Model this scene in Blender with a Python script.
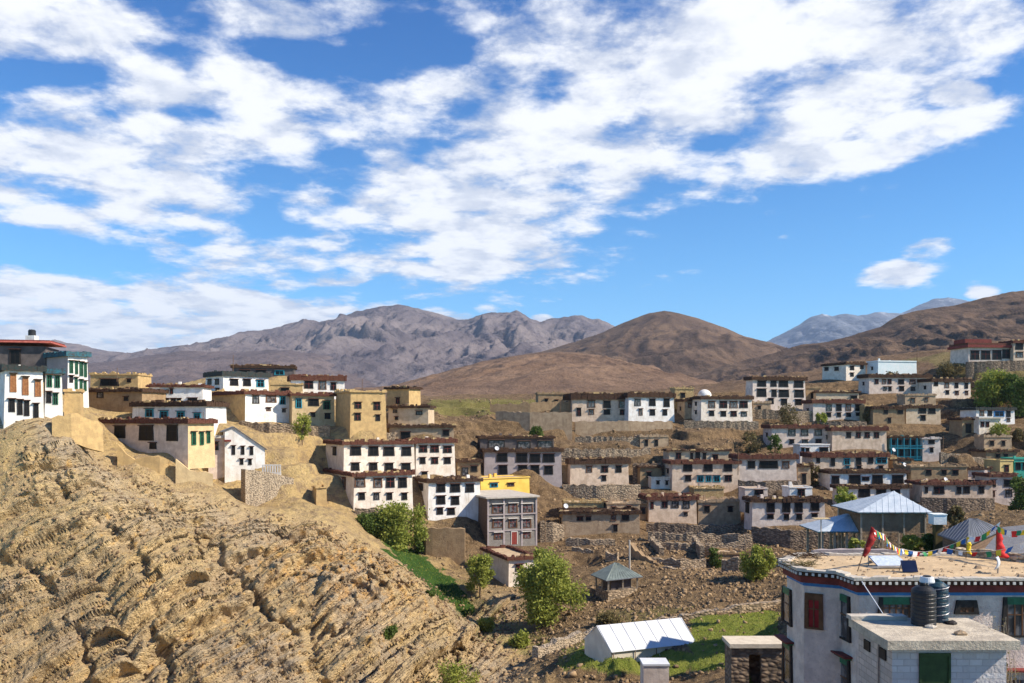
import bpy, math, random
import numpy as np
from mathutils import Vector, Matrix

random.seed(7)
for o in list(bpy.data.objects): bpy.data.objects.remove(o)
scene = bpy.context.scene
COL = scene.collection

# ------------------------------------------------------------------ camera
F = 887.0          # focal length in pixels of a 1024 px wide picture
HZ = 420.0         # picture row of the horizon
camd = bpy.data.cameras.new('camera'); cam = bpy.data.objects.new('camera', camd); COL.objects.link(cam)
cam.location = (0, 0, 0); cam.rotation_euler = (math.radians(90), 0, 0)
camd.sensor_width = 36.0; camd.lens = 36.0*F/1024.0
camd.shift_y = (HZ-341.5)/1024.0
camd.clip_start = 0.5; camd.clip_end = 60000
scene.camera = cam
scene.render.resolution_x = 1024; scene.render.resolution_y = 683
scene.view_settings.view_transform = 'Standard'
try: scene.view_settings.look = 'None'
except Exception: pass
scene.view_settings.exposure = 0.55
scene.view_settings.gamma = 1.0

# ------------------------------------------------------------------ sun
SUN_EL = math.radians(40); SUN_AZ = math.radians(104)
S = Vector((math.cos(SUN_EL)*math.sin(SUN_AZ), math.cos(SUN_EL)*math.cos(SUN_AZ), math.sin(SUN_EL)))
sd = bpy.data.lights.new('sun', 'SUN'); sd.energy = 5.0; sd.angle = math.radians(0.53); sd.color = (1.0, 0.89, 0.73)
so = bpy.data.objects.new('sun', sd); COL.objects.link(so)
so.rotation_euler = S.to_track_quat('Z', 'Y').to_euler(); so.location = (60, 0, 80)

# ------------------------------------------------------------------ world: sky with broken cloud
world = bpy.data.worlds.new('World'); scene.world = world; world.use_nodes = True
nt = world.node_tree; nt.nodes.clear()
class NT:
    def __init__(s, tree): s.t = tree; s.L = tree.links
    def n(s, typ, **kw):
        nd = s.t.nodes.new(typ)
        for k, v in kw.items(): setattr(nd, k, v)
        return nd
    def put(s, sock, v):
        if isinstance(v, (int, float)): sock.default_value = v
        elif isinstance(v, (tuple, list)):
            try: sock.default_value = v
            except Exception: sock.default_value = tuple(v)[:3]
        else: s.L.new(v, sock)
    def math(s, op, a, b=0.0, c=0.0, clamp=False):
        m = s.n('ShaderNodeMath', operation=op); m.use_clamp = clamp
        s.put(m.inputs[0], a); s.put(m.inputs[1], b); s.put(m.inputs[2], c)
        return m.outputs[0]
    def mix(s, f, a, b, typ='MIX'):
        m = s.n('ShaderNodeMix', data_type='RGBA', blend_type=typ)
        s.put(m.inputs[0], f)
        for sk, v in ((m.inputs[6], a), (m.inputs[7], b)):
            if isinstance(v, tuple) and len(v) == 3: v = v+(1,)
            s.put(sk, v)
        return m.outputs[2]
    def ramp(s, x, lo, hi, smooth=True):
        m = s.n('ShaderNodeMapRange'); m.interpolation_type = 'SMOOTHSTEP' if smooth else 'LINEAR'
        s.put(m.inputs[0], x); m.inputs[1].default_value = lo; m.inputs[2].default_value = hi
        m.inputs[3].default_value = 0; m.inputs[4].default_value = 1
        return m.outputs[0]
    def noise(s, vec, scale, detail=4, rough=0.5, dim='3D', dist=0.0):
        m = s.n('ShaderNodeTexNoise', noise_dimensions=dim)
        if vec is not None: s.put(m.inputs['Vector'], vec)
        m.inputs['Scale'].default_value = scale; m.inputs['Detail'].default_value = detail
        m.inputs['Roughness'].default_value = rough; m.inputs['Distortion'].default_value = dist
        return m.outputs[0]
W = NT(nt)
tc = W.n('ShaderNodeTexCoord'); sep = W.n('ShaderNodeSeparateXYZ'); W.L.new(tc.outputs['Generated'], sep.inputs[0])
dx, dy, dz = sep.outputs
sky = W.n('ShaderNodeTexSky', sky_type='NISHITA')
sky.sun_disc = False; sky.sun_elevation = SUN_EL; sky.sun_rotation = SUN_AZ
sky.altitude = 2200; sky.air_density = 1.0; sky.dust_density = 0.6; sky.ozone_density = 2.5
hs = W.n('ShaderNodeHueSaturation'); hs.inputs['Saturation'].default_value = 1.22; hs.inputs['Value'].default_value = 1.0
W.L.new(sky.outputs[0], hs.inputs['Color'])
skyc = W.mix(1.0, hs.outputs[0], (1.05, 1.78, 1.98), 'MULTIPLY')
skyc = W.mix(W.ramp(dz, 0.16, 0.50), skyc, W.mix(1.0, skyc, (0.42, 0.70, 0.90), 'MULTIPLY'))
# tangent coordinates of a direction towards the valley head (u to the right, v up)
dyc = W.math('MAXIMUM', dy, 0.08)
u = W.math('DIVIDE', dx, dyc); v = W.math('DIVIDE', dz, dyc)
# cloud noise in a flat deck overhead (perspective to the horizon) mixed with direction noise
dzc = W.math('ADD', W.math('MAXIMUM', dz, 0.0), 0.16)
cx = W.math('DIVIDE', dx, dzc); cy = W.math('DIVIDE', dy, dzc)
comb = W.n('ShaderNodeCombineXYZ'); W.put(comb.inputs[0], cx); W.put(comb.inputs[1], cy); comb.inputs[2].default_value = 0.35
P = comb.outputs[0]
n1 = W.noise(P, 1.7, 6, 0.56, dist=0.25)
n2 = W.noise(P, 6.5, 7, 0.62, dist=0.1)
lump = W.n('ShaderNodeTexVoronoi'); lump.feature = 'SMOOTH_F1'; W.L.new(P, lump.inputs['Vector']); lump.inputs['Scale'].default_value = 7.0
lump.inputs['Smoothness'].default_value = 0.6
# coverage map: soft ellipses (px, py, rx, ry, rotation deg, weight)
BL = [(650,80,330,105,-8,1.0),(560,160,240,110,-22,1.0),(330,250,260,45,-12,0.9),(130,318,300,52,3,1.0),
      (70,150,150,56,6,0.95),(130,205,210,52,10,0.88),(230,125,190,46,12,0.9),(250,100,190,42,14,0.9),(210,175,150,38,14,0.7),(40,30,120,42,5,0.8),(330,15,130,26,0,0.7),(820,150,200,30,-10,0.9),
      (900,50,120,26,-6,0.75),(1000,30,50,26,-20,0.75),(957,95,36,17,-3,0.78),(893,276,36,14,-8,0.74),(930,248,30,11,-8,0.78),(985,293,22,8,0,0.8),
      (450,315,30,9,10,0.8),(541,320,12,7,0,0.9),(600,35,300,60,0,0.8),(440,150,130,60,10,0.8),(480,240,120,50,-20,0.9)]
cov = None
for (px, py, rx, ry, rot, wt) in BL:
    cu, cv = (px-512)/F, (HZ-py)/F
    a = math.radians(rot); ca, sa = math.cos(a), math.sin(a)
    U = W.math('SUBTRACT', u, cu); V = W.math('SUBTRACT', v, cv)
    # picture rotation is clockwise in screen rows, v is up
    A = W.math('DIVIDE', W.math('ADD', W.math('MULTIPLY', U, ca), W.math('MULTIPLY', V, -sa)), rx/F)
    B = W.math('DIVIDE', W.math('ADD', W.math('MULTIPLY', U, sa), W.math('MULTIPLY', V, ca)), ry/F)
    d2 = W.math('ADD', W.math('MULTIPLY', A, A), W.math('MULTIPLY', B, B))
    g = W.math('MULTIPLY', W.math('EXPONENT', W.math('MULTIPLY', W.math('MULTIPLY', d2, d2), -0.7)), wt)
    cov = g if cov is None else W.math('MAXIMUM', cov, g)
HOLES = [(430,48,120,20,12),(200,70,60,16,20),(170,112,80,9,2),(150,232,60,9,10),(90,258,120,18,6),(40,195,60,16,0),(545,95,22,30,0),(340,65,60,20,8),
         (300,115,70,11,10),(330,150,50,14,25),(735,135,60,12,-12),(830,70,70,13,-6),(470,105,35,11,-5),(395,45,22,14,0),(40,75,90,14,0),(270,225,80,10,10),(640,225,70,40,-20)]
hol = None
for (px, py, rx, ry, rot) in HOLES:
    cu, cv = (px-512)/F, (HZ-py)/F
    a = math.radians(rot); ca, sa = math.cos(a), math.sin(a)
    U = W.math('SUBTRACT', u, cu); V = W.math('SUBTRACT', v, cv)
    A = W.math('DIVIDE', W.math('ADD', W.math('MULTIPLY', U, ca), W.math('MULTIPLY', V, -sa)), rx/F)
    B = W.math('DIVIDE', W.math('ADD', W.math('MULTIPLY', U, sa), W.math('MULTIPLY', V, ca)), ry/F)
    d2 = W.math('ADD', W.math('MULTIPLY', A, A), W.math('MULTIPLY', B, B))
    g = W.math('EXPONENT', W.math('MULTIPLY', d2, -0.8))
    hol = g if hol is None else W.math('MAXIMUM', hol, g)
front = W.ramp(dy, 0.1, 0.4)
covw = W.math('ADD', W.math('MULTIPLY', W.math('SUBTRACT', cov, W.math('MULTIPLY', hol, 0.42)), front), W.math('MULTIPLY', W.math('SUBTRACT', 1.0, front), 0.30))
dens = W.math('ADD', W.math('ADD', W.math('MULTIPLY', covw, 0.78), W.math('MULTIPLY', W.math('SUBTRACT', n1, 0.5), 1.15)),
              W.math('MULTIPLY', W.math('SUBTRACT', n2, 0.5), 1.35))
dens = W.math('SUBTRACT', dens, W.math('MULTIPLY', W.math('SUBTRACT', lump.outputs['Distance'], 0.45), 0.45))
alpha = W.ramp(dens, 0.25, 0.70)
core = W.ramp(dens, 0.45, 1.05)
# lit tops / grey bellies of the cloud itself: density further towards the sun
off = W.n('ShaderNodeVectorMath', operation='ADD'); W.L.new(P, off.inputs[0]); off.inputs[1].default_value = (0.16, -0.10, 0.0)
n1b = W.noise(off.outputs[0], 5.5, 5, 0.55, dist=0.15)
sh = W.math('SUBTRACT', n2, n1b)
shade = W.ramp(sh, -0.16, 0.14)
ccol = W.mix(shade, (6.6, 7.2, 8.6), (11.2, 11.3, 11.6))
ccol = W.mix(W.math('MULTIPLY', core, 0.55), ccol, (11.5, 11.6, 11.8))
fin = W.mix(W.math('MULTIPLY', alpha, 0.96), skyc, ccol)
bg = W.n('ShaderNodeBackground'); W.L.new(fin, bg.inputs[0]); bg.inputs[1].default_value = 0.068
ow = W.n('ShaderNodeOutputWorld'); W.L.new(bg.outputs[0], ow.inputs[0])

# ------------------------------------------------------------------ numpy noise
_rng = np.random.RandomState(11)
_perm = _rng.permutation(4096)
_ang = _rng.rand(4096)*2*np.pi
_gx, _gy = np.cos(_ang), np.sin(_ang)
def perlin(x, y, seed=0):
    xi = np.floor(x).astype(np.int64); yi = np.floor(y).astype(np.int64)
    xf = x-xi; yf = y-yi
    u_ = xf*xf*xf*(xf*(xf*6-15)+10); v_ = yf*yf*yf*(yf*(yf*6-15)+10)
    def g(ix, iy, fx, fy):
        h = _perm[(_perm[(ix+seed*131) & 4095]+iy) & 4095]
        return _gx[h]*fx+_gy[h]*fy
    a = g(xi, yi, xf, yf); b = g(xi+1, yi, xf-1, yf); c = g(xi, yi+1, xf, yf-1); d = g(xi+1, yi+1, xf-1, yf-1)
    return (a+(b-a)*u_+((c+(d-c)*u_)-(a+(b-a)*u_))*v_)*1.5
def fbm(x, y, octv=5, seed=0, gain=0.5, lac=2.03):
    r = 0; a = 1.0; t = 0
    for i in range(octv):
        r = r+a*perlin(x, y, seed+i*7); t += a; a *= gain; x = x*lac+3.1; y = y*lac-1.7
    return r/t
def ridged(x, y, octv=5, seed=0, gain=0.5):
    r = 0; a = 1.0; t = 0; w = 1.0
    for i in range(octv):
        n = 1-np.abs(perlin(x, y, seed+i*5)); n = n*n
        r = r+a*n*w; t += a; w = np.clip(n*1.4, 0, 1); a *= gain; x = x*2.07+1.3; y = y*2.07+4.2
    return r/t
def sstep(x, a, b):
    t = np.clip((x-a)/(b-a), 0, 1); return t*t*(3-2*t)
def wx(px, Y): return (px-512.0)/F*Y
def wz(py, Y): return -(py-HZ)/F*Y
def W3(px, py, Y): return Vector((wx(px, Y), Y, wz(py, Y)))

# ------------------------------------------------------------------ the houses of the village, as read from the photograph
def YB(py):
    return float(np.interp(py, [347, 362, 375, 392, 408, 420, 445, 460, 484, 505, 525, 545],
                               [285, 275, 262, 245, 232, 220, 205, 196, 182, 170, 158, 150]))
HOUSES = []
def H(label, xl, xr, top, base, Y, turn, wall, trim, tp, rows, depth=6.0, sx=None, side=None, left=(), right=(), name='village_house', door=None, trimlow=0.0, group='flat roofed village houses', clutter=3, style='dark', cat='house'):
    HOUSES.append(dict(label=label, xl=xl, xr=xr, top=top, base=base, Y=Y or YB(base), turn=turn, wall=wall, trim=trim, tp=tp,
                       rows=rows, depth=depth, sx=sx, side=side, left=left, right=right, name=name, door=door, group=group, clutter=clutter, style=style, cat=cat))
def R(y0, y1, *xs, st=None):
    return [(a, b, y0, y1, st) for a, b in xs]
GL = 'houses on the left spur'
GR = 'houses on the right hillside'
GM = 'houses in the middle of the village'
# --- left spur
H('white two storey house at the left edge with brown shutters above dark windows', 4, 44, 366, 417, 118, 36, 'white', 'darkgreen', 5,
  R(374.5, 391, (10.5,16)) + R(377,394,(22.5,28.5),(34.5,40.5)) and [(10.5,16,374,392,'shutter'),(22.5,28.5,377,395,'shutter'),(35,41,380,396.5,'shutter'),(9,14.5,399,412,None),(17.5,22.5,400,415,None),(24.5,29,401,416,None),(33.5,38.5,404,418,None)],
  sx=-12, side='L', group=GL)
H('narrow white wing with green framed windows beside the shuttered house at the left edge', 44.6, 63, 369, 415, 120.5, 30, 'white', 'bluegreen', 4.5,
  [(47,52,375,387,'green'),(55,60,376,387.5,'green'),(46.5,51,392,403,None),(53,58,393.5,404.5,'green')], depth=5, group=GL)
H('dark walled house under a maroon roof slab, highest at the left edge', -20, 46, 340, 374, 136, 12, 'greydark', 'maroonroof', 6,
  [(10,20,350,364,None)], depth=8, sx=60, side='R', group=GL)
H('tall white house with a dark left side and narrow green shutters in the left spur', 67.5, 88.5, 352, 393, 134, 52, 'white', 'bluegreen', 4.5,  # dark left side: its shade is painted into that wall's colour
  [(70,73,361,373,'green'),(75.5,78,361.5,374,'green'),(80,83,362,376,'green'),(84.3,87,363,377,'green'),(69.6,73,376,382.5,None),(75,77.5,378,389,'green'),(80,82.3,380,389,'green'),(84,86.3,381,391,'green')],
  sx=33, side='L', group=GL)
H('small mud brick hut below the tall white house with green shutters', 64, 80.5, 391, 407, 124, 20, 'ochre', 'mudtop', 1, [], depth=4, group=GL, name='mud_hut', cat='hut')
H('mud house with a broken roof edge left of the pink walled house', 88, 142, 389, 410, 150, -12, 'mud', 'darkbrush', 3,
  [(97,103,392,398,None),(124,128,397,401,None)], depth=7, sx=None, group=GL)
H('upper mud block with a dark opening, seen against the mountains behind the white houses', 90, 138, 374, 390, 158, 0, 'ochre', 'mudtop', 1.2,
  [(101,118,379,386,None),(127,131,379,382.5,None)], depth=6, group=GL, name='mud_block')
H('long grey pink house with three black windows and a bright yellow right wall', 101, 188, 419, 453, 133, -26, 'pinkgrey', 'maroonbrush', 4.5,  # grey pink front and yellow right wall have shade and sunlight painted in
  [(114.7,124.5,426.5,438,None),(139.5,152.6,426,440.5,None),(167,177,425.5,441,None),(150,156,443,449,None)],
  sx=215, side='R', right=[(191.5,196,431,445,'green'),(200,203.6,431,445,'green'),(207,210,431,443,'green')], group=GL, depth=9)
H('white upper storey house with four teal windows above the grey pink house', 132, 206, 402, 422, 144, -14, 'white', 'darkbrush', 4.5,
  [(145.6,153.2,409,417,'teal'),(160,168,411,419,'teal'),(177,184.5,411.5,419,'teal'),(194,200.5,413,419.5,'teal')], depth=6, sx=211, side='R', group=GL)
H('white house with arched openings and a low maroon gable behind the teal windowed house', 148, 203, 385, 409, 156, 4, 'white', 'maroonbrush', 2.2,
  [(154.5,161,398,405.5,None),(165,168.6,398.5,405.5,None),(171,175.6,398.5,405.5,None),(177,181,398.5,405.5,None),(188,197,398,405,None),(170,173,389,394,None)], depth=6, group=GL)
H('white house with a black topped storey highest on the left spur', 223, 269, 372, 394, 186, 42, 'white', 'darkgreen', 4.5,
  [(230.5,238,379.5,385.5,None),(243.7,250.5,379.5,386,None),(257,264,380,387,'teal')], sx=205, side='L', left=[(207,212,379,385,None),(214,220,379,385,None),(207,211,388,393,None),(215,220,388,393,None)], group=GL)
H('dark glazed rooftop house between the black topped house and the maroon roofed one', 232, 294, 365.5, 376, 196, 10, 'greydark', 'darkbrush', 2.5,
  [(240,250,370,375,None),(256,266,370,375,None),(275,284,370,375,'teal')], depth=6, group=GL)
H('white house under a maroon roof band with white pots on the left spur skyline', 291, 345, 376, 399, 182, 18, 'white', 'maroonbrush', 4.5,
  [(304.6,313,381.5,388.5,None),(319,326,381,389.5,None),(331,336,383,390,None)], depth=7, group=GL)
H('ochre mud hut in front of the maroon banded white house', 270, 303, 384, 400, 178, 14, 'ochre', 'mudtop', 1, [(281,289,388,391,None)], depth=4, group=GL, name='mud_hut', cat='hut')
H('tall bright white house with a brown mud left wall', 245, 291, 391.5, 422, 166, 46, 'white', 'maroonbrush', 3.2,
  [(253,259,395.5,403.5,None),(266.5,276,396,402.5,None),(280,285.4,396,404.6,'teal'),(266.6,270.6,408,411,None),(282.4,285.4,409,412.5,None)], sx=206, side='L', group=GL, depth=7)
H('pale mud house with teal trimmed windows right of the tall bright white house', 291.8, 335, 393.5, 426, 168, 24, 'ochrelight', 'maroonbrush', 2.5,
  [(296,301.8,398.5,408,'teal'),(309,318.5,399,406,None),(323.7,330,401,409.5,'green'),(311,315,413,417,None),(325,330,414,419,None)], depth=6, group=GL)
H('tall ochre mud house with four small windows and a dark left side', 350, 386.5, 391, 434, 162, 26, 'ochre', 'mudtop', 1.4,
  [(355,361.4,402.5,408.5,'red'),(374,380.3,402.5,410,'red'),(355,360.5,413.5,420.5,'red'),(376,380,415,421,None)], sx=335, side='L', group=GL)
H('square ochre mud tower room on the skyline left of the green terrace', 386, 409, 387.5, 409, 178, -30, 'ochre', 'darkbrush', 1.6, [(396,399.5,398,404,None)], sx=421, side='R', group=GL, name='mud_tower', cat='mud tower')
H('low buff house with a thin brown roof line under the ochre tower room', 388, 428.5, 406, 426, 170, -6, 'bufflight', 'darkbrush', 2,
  [(393,397,409.5,413,None),(416,422,411,415,None),(395,398,417,420,None)], depth=6, group=GL)
H('low brown roofed shed house above the long white house with black windows', 389, 454, 425, 442, 168, 6, 'buff', 'darkbrush', 2.6,
  [(401,410,432,442,None),(443,449,430,436,None)], depth=5, group=GL)
H('long white house with eight black windows above the balcony house', 343.5, 415, 441, 474, 153, 28, 'whitewarm', 'maroonbrush', 3.5,
  [(351,360.6,446.5,455.6,None),(369,378.3,446.5,456,None),(384,394,447,456,None),(402,411,447,456,None),(351.6,359,463,470.8,None),(369.6,377,463,470.8,None),(385,393,463.5,471,None),(402,410,463.5,471,None)],
  sx=325, side='L', left=[(331,338,447,455,None)], group=GM, depth=6)
H('square white wing with nine windows at the right end of the long white house', 415.6, 455.5, 439.5, 478, 157.5, 22, 'whitewarm', 'maroonbrush', 3.5,
  [(419.7,427,445.5,452.5,'red'),(431,438.6,445.5,452.5,'red'),(443.8,451.5,446,453,'red'),(420,425.4,457.5,464,None),(431.6,438,457.5,464,None),(444.4,450.5,458,464,None),(422,427,472,476,None)], depth=6, group=GM)
H('white house with a closed wooden balcony below the long white house', 353.5, 413, 472.5, 507, 144, 28, 'whitewarm', 'maroonbrush', 3.2,
  [(355,365,477.5,487.5,'brown'),(374,382,478,487.8,None),(386.6,394.2,478,487.8,None),(399,406.5,478,487.8,None),(359,364.6,493,500,None),(374,379,493,500,None),(387,392,493,500,None),(402,407,493,500,None)],
  sx=325, side='L', left=[(329,336,477,487,'brown'),(338,350,478,488,'brown')], group=GM, depth=7)
H('white house with three rows of black windows left of the yellow building', 428, 481, 479, 521, 151, 24, 'white', 'darkbrush', 3.2,
  [(437,445.2,484,492.5,None),(451,459.8,484,492.5,None),(466,474,484,492.5,None),(437,445,496,504.5,None),(451.5,459,496.5,505,None),(437,442.8,508,514.6,None),(447.5,454.6,508,515,None)],
  sx=415, side='L', left=[(419,423,484,490,None),(418,422,496,502,None)], group=GM)
H('bright yellow block with two small windows behind the grey concrete building', 480.5, 530, 478, 504, 166, 30, 'yellow', 'none', 0.6,
  [(490.5,497.6,483,487.5,'teal'),(508,514,483,486.5,'brown')], depth=6, group=GM, name='yellow_house')
H('unfinished grey block concrete building with eight red framed windows', 487.3, 537, 496.5, 547, 150, 22, 'block', 'slab', 1.3,
  [(493,503.5,504,513.5,'redwhite'),(509,517.4,503.5,513,'redwhite'),(521.5,532.6,503.5,513,'redwhite'),(493,503.2,518.7,528,'redwhite'),(509,517,518.7,528,'redwhite'),(522,531,519,528,'redwhite'),(494.5,502,532.4,539.4,'redwhite'),(522.5,530.5,531.5,538.5,'redwhite')],
  door=(511,517.5,531,544.5), sx=461, side='L', group=GM, name='concrete_building', cat='building', clutter=0)
H('grey mauve three storey house with a dark glazed top floor', 484, 562, 449, 481, 176, 2, 'mauve', 'darkbrush', 3,
  [(497,507,453.5,462,None),(516.5,527,453.5,462.5,None),(530,540,454,462.5,None),(543.3,554,454,462.5,None),(499,507,465.5,474.5,None),(518.4,527,465.5,474.5,None),(531,539,465.5,474.5,None),(544.6,552.6,466,474.5,None),(533,538,477,480,None)],
  sx=478, side='L', group=GM, depth=9)
H('dark glazed top storey standing on the grey mauve house', 480, 554, 436.5, 451, 179, 2, 'greydark', 'darkbrush', 2,
  [(489,504,440,448,'glass'),(518,530,441,449,'glass'),(538,552,440.5,448,'glass')], depth=6, group=GM, name='rooftop_storey')
H('small white cube house with one window beside the big green tree', 508.5, 536, 556.5, 586, 131, 22, 'whitewarm', 'maroonbrush', 3, [(516,522.6,564,571.5,'red')], sx=482, side='L', group=GM, depth=8)
H('ruined buff house with a straw heaped roof above the grey pavilion', 562, 640, 511, 537, 158, -4, 'buff', 'darkbrush', 3,
  [(577,583,516.5,521,None),(586,591,516.5,521,None),(611,616,515,521,None),(622,629,515,521,None),(613.5,617.5,525,531.5,None)], depth=6, group=GM, clutter=8)
H('straw topped mud room on the ruined buff house above the grey pavilion', 564, 606, 502, 514, 165, -4, 'straw', 'mudtop', 1, [(604,607,502,510,None)], depth=4, group=GM, name='mud_room', cat='room')
H('pinkish house with three small windows alone on a terrace mid village', 570, 629, 458.5, 485, None, 6, 'pinkwarm', 'darkbrush', 5.5,
  [(586.5,592,466,472.5,None),(601.5,608,466,472.5,None),(616,621.5,465.5,472.5,None),(602,606,475.5,481,None)], sx=567, side='L', group=GM)
H('left half of the long skyline house, in shade with five windows', 572, 628, 393.5, 423, 226, -2, 'pinkwarm', 'darkbrush', 6,  # shade painted in: darker wall colour than the right half
  [(588,595,400.5,407.6,None),(603.7,610.5,401,408,None),(619,625,401,408,None),(589,594,409.5,414.6,None),(604,610,409.8,414.8,None),(620,624.5,410,415,None),(577,581,408,416,None)], sx=563, side='L', group=GR, depth=7)
H('bright right half of the long skyline house with tall upper windows', 628.4, 674.5, 393, 422, 226, 16, 'white', 'darkbrush', 4.5,
  [(635,640.5,399,406,None),(649.6,655.4,399,406,None),(664,669.6,399,407,None),(639,642.5,409,415.5,None),(650,655,409.5,415.5,None),(663,667,409.5,415.5,None)], group=GR, depth=7)
H('low cream house with eight windows beside the white dome', 701, 752.5, 396.5, 421, 226, 4, 'whitewarm', 'darkbrush', 2.8,
  [(708.7,715,401.5,408,None),(720,727,401.5,408,None),(730,737.4,401.5,408,None),(740,747.4,401.5,408,None),(709.4,714,411,416,None),(721,726,411.5,416.5,None),(731,736.5,411.5,416.5,None),(741.5,746.5,412,416.5,None)], group=GR)
H('narrow buff wing at the left of the low cream house by the white dome', 684.5, 701, 399, 420, 230, 0, 'buff', 'darkbrush', 2.5, [(688,692,403,408,None),(694.5,699,402,408,None)], depth=6, group=GR)
H('white hut with two tiny windows left of the pink house with dark blue windows', 651, 673, 477.5, 489, 181, -6, 'whitewarm', 'none', 0.6, [(656.5,659.5,481,484.5,None),(665.5,668,481,485,None)], depth=4, group=GR, name='white_hut', cat='hut')
H('pink plastered house with five lower windows, some dark blue, mid village', 672, 740, 461, 485, 180, -4, 'pinkwarm', 'maroonbrush', 3,
  [(683.6,692,464,471.5,None),(704,712.3,464,471.5,None),(724,732,464,471.5,None),(685.4,691,475.5,481.5,None),(697.3,703.5,475.5,482,'teal'),(706,711,475.5,482,'teal'),(713.6,720,475.5,482,'teal'),(725,731.5,475.5,481.5,'red')], sx=664, side='L', group=GR)
H('set back white storey above the pink house with dark blue windows', 669, 730, 450, 463, 188, -4, 'bufflight', 'darkbrush', 1.2,
  [(676,681,453,459,'red'),(690.5,693,453,460,None),(695.5,700,452,461,None),(703,706,453,461,None),(712.5,718,455,460,'red')], depth=5, group=GR)
H('pale house with one wide central window right of the pink house', 739, 797, 455, 481, 181, -6, 'pinkgrey', 'maroonbrush', 4.2,
  [(748,755,461,468.5,None),(760,777.3,461,468.5,None),(782.7,789,461.5,468.5,None)], group=GR, depth=6)
H('pink walled house with four windows and a cluttered roof above the rubble', 648.5, 697, 496, 523, 166, -2, 'pinkwarm', 'maroonbrush', 4,
  [(650.6,653.6,502,509,None),(662,667.5,501.5,508,None),(672,678.5,501,508,None),(683,689.4,501,508.5,None),(684,687.6,512,516,None)], group=GR, clutter=8)
H('mud plastered house with two small windows right of the cluttered pink walled house', 698, 741, 500.5, 526, 167, -6, 'buff', 'mudtop', 2,
  [(704.7,709.5,506,512.5,None),(728,732.5,506.5,512,None)], group=GR, depth=6)
H('straw roofed mud box above the two windowed mud house', 694, 724, 488, 502, 176, -6, 'straw', 'mudtop', 1, [], depth=4, group=GR, name='mud_room', cat='room')
H('grey house with a dark glazed porch above the rubble slope', 752, 825.5, 498.5, 528, 156, -6, 'mauvelight', 'darkbrush', 3.5,
  [(767,774.5,503,512.5,None),(782.7,790,503,512.5,None),(795,802.4,503,512.5,None),(811,819,503,511,None),(767.5,773.5,514.5,519,None),(784,789,514.5,520,None),(796.6,802,514.5,520,None),(812,817.5,513.5,517,None)], sx=744, side='L', left=[(744.8,750,503,512,None)], group=GR)
H('small pale left hand house with one red window on the grey porch house roof', 745, 768, 488.5, 501, 164, -6, 'pinkgrey', 'none', 0.8, [(755,763,490,495.5,'red')], depth=4, group=GR, name='rooftop_room', cat='room')
H('small white right hand room with one red window on the grey porch house roof', 789.5, 812.5, 487.5, 500.5, 163.5, -6, 'white', 'none', 0.8, [(798,804.6,489.5,495.8,'red')], depth=4, group=GR, name='rooftop_room', cat='room')
H('three storey house with a bowed left end and big black windows, upper hillside', 752.5, 806, 377, 410, 236, 4, 'mauvelight', 'darkbrush', 3.2,
  [(758,766,381,386.6,None),(771,776.6,381,386.6,None),(779.5,788,381,387,None),(794.7,803,381,387.6,None),(757.5,766,389,396.8,None),(772,776.5,390,397,None),(779.5,788.6,390,397.2,None),(795,803.5,390,397.5,None),(768.5,773.6,398.5,404,None),(781.3,787,399,405,None),(795.3,801.6,399.5,405,None)],
  sx=745, side='L', group=GR)
H('small cream house with a lit end wall highest on the middle hillside', 846, 866, 362.5, 380, 268, 20, 'whitewarm', 'darkbrush', 2.2, [(850.5,854,366,370,None),(850.5,853.6,373,376.5,None),(860.5,863.5,365.5,369,None)], sx=822, side='L', left=[(824,829,367,371,None),(834.5,838.6,367,371,None)], group=GR)
H('bright white box house with a pale aqua lower wall near the hill crest', 878, 917, 361, 377, 266, 10, 'whiteaqua', 'none', 1, [], depth=6, group=GR)
H('long pale house with two rows of small windows below the bright white box', 869, 931, 374.5, 394, 252, -2, 'pinkgrey', 'darkbrush', 3.2,
  [(875,878.5,379.5,384,None),(882.6,886,379.5,384,None),(888,891.4,379.5,384,None),(898.5,904,379.5,384.2,None),(910,915.4,379.5,384.2,None),(919.4,924.4,379.5,384.2,None),(883.6,886.6,386.8,390.6,None),(888.6,891.4,386.8,391,None),(899.4,904,386.5,391,None),(910.8,915,387,391,None),(920.6,924.4,387,391,None)], group=GR)
H('pale house with tall narrow windows right of the long pale house', 932, 971, 378.5, 398, 248, 2, 'whitewarm', 'darkbrush', 3.2,
  [(934.3,938,382,386,None),(945,949,382.5,388,None),(955,958.4,383,388,None),(965,968,383,388.6,None),(946,949,390.5,394.5,None),(955.3,958.6,391,395,None),(965.4,968,391,395,None)], group=GR)
H('grey house with four tall paired windows below the bowed house', 813, 864, 400, 422, 231, -2, 'mauvelight', 'maroonbrush', 3.4,
  [(826.7,831.7,404.6,411,None),(836.6,841.5,404.6,411,None),(846,851,404.6,411,None),(855.6,861,404.6,411,None),(826.7,831,412.6,417,None),(837,841,412.6,417,None),(846.5,850.8,412.6,417,None),(856,860,412.8,416,None)], group=GR)
H('flat clay rooftop room above the grey house with tall paired windows', 816, 859, 391.5, 403, 239, -2, 'bufflight', 'darkbrush', 1.5, [(851,857,396,400,None)], depth=4, group=GR, name='rooftop_room', cat='room')
H('mud plastered house with a dark corner, centre right of the hillside', 873, 905, 406.5, 424, 226, -4, 'mud', 'darkbrush', 2.4, [(884,888,410,414,None),(898,903,410,414,None),(888,891,418,423,None)], group=GR)
H('buff house with three square windows right of the mud plastered hillside house', 906, 941, 405.5, 424, 228, 8, 'bufflight', 'darkbrush', 2.6, [(919,926,407.8,413.4,None),(928.8,935.2,407.8,413.8,None),(921,925.4,415.5,420.5,None)], group=GR)
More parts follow.
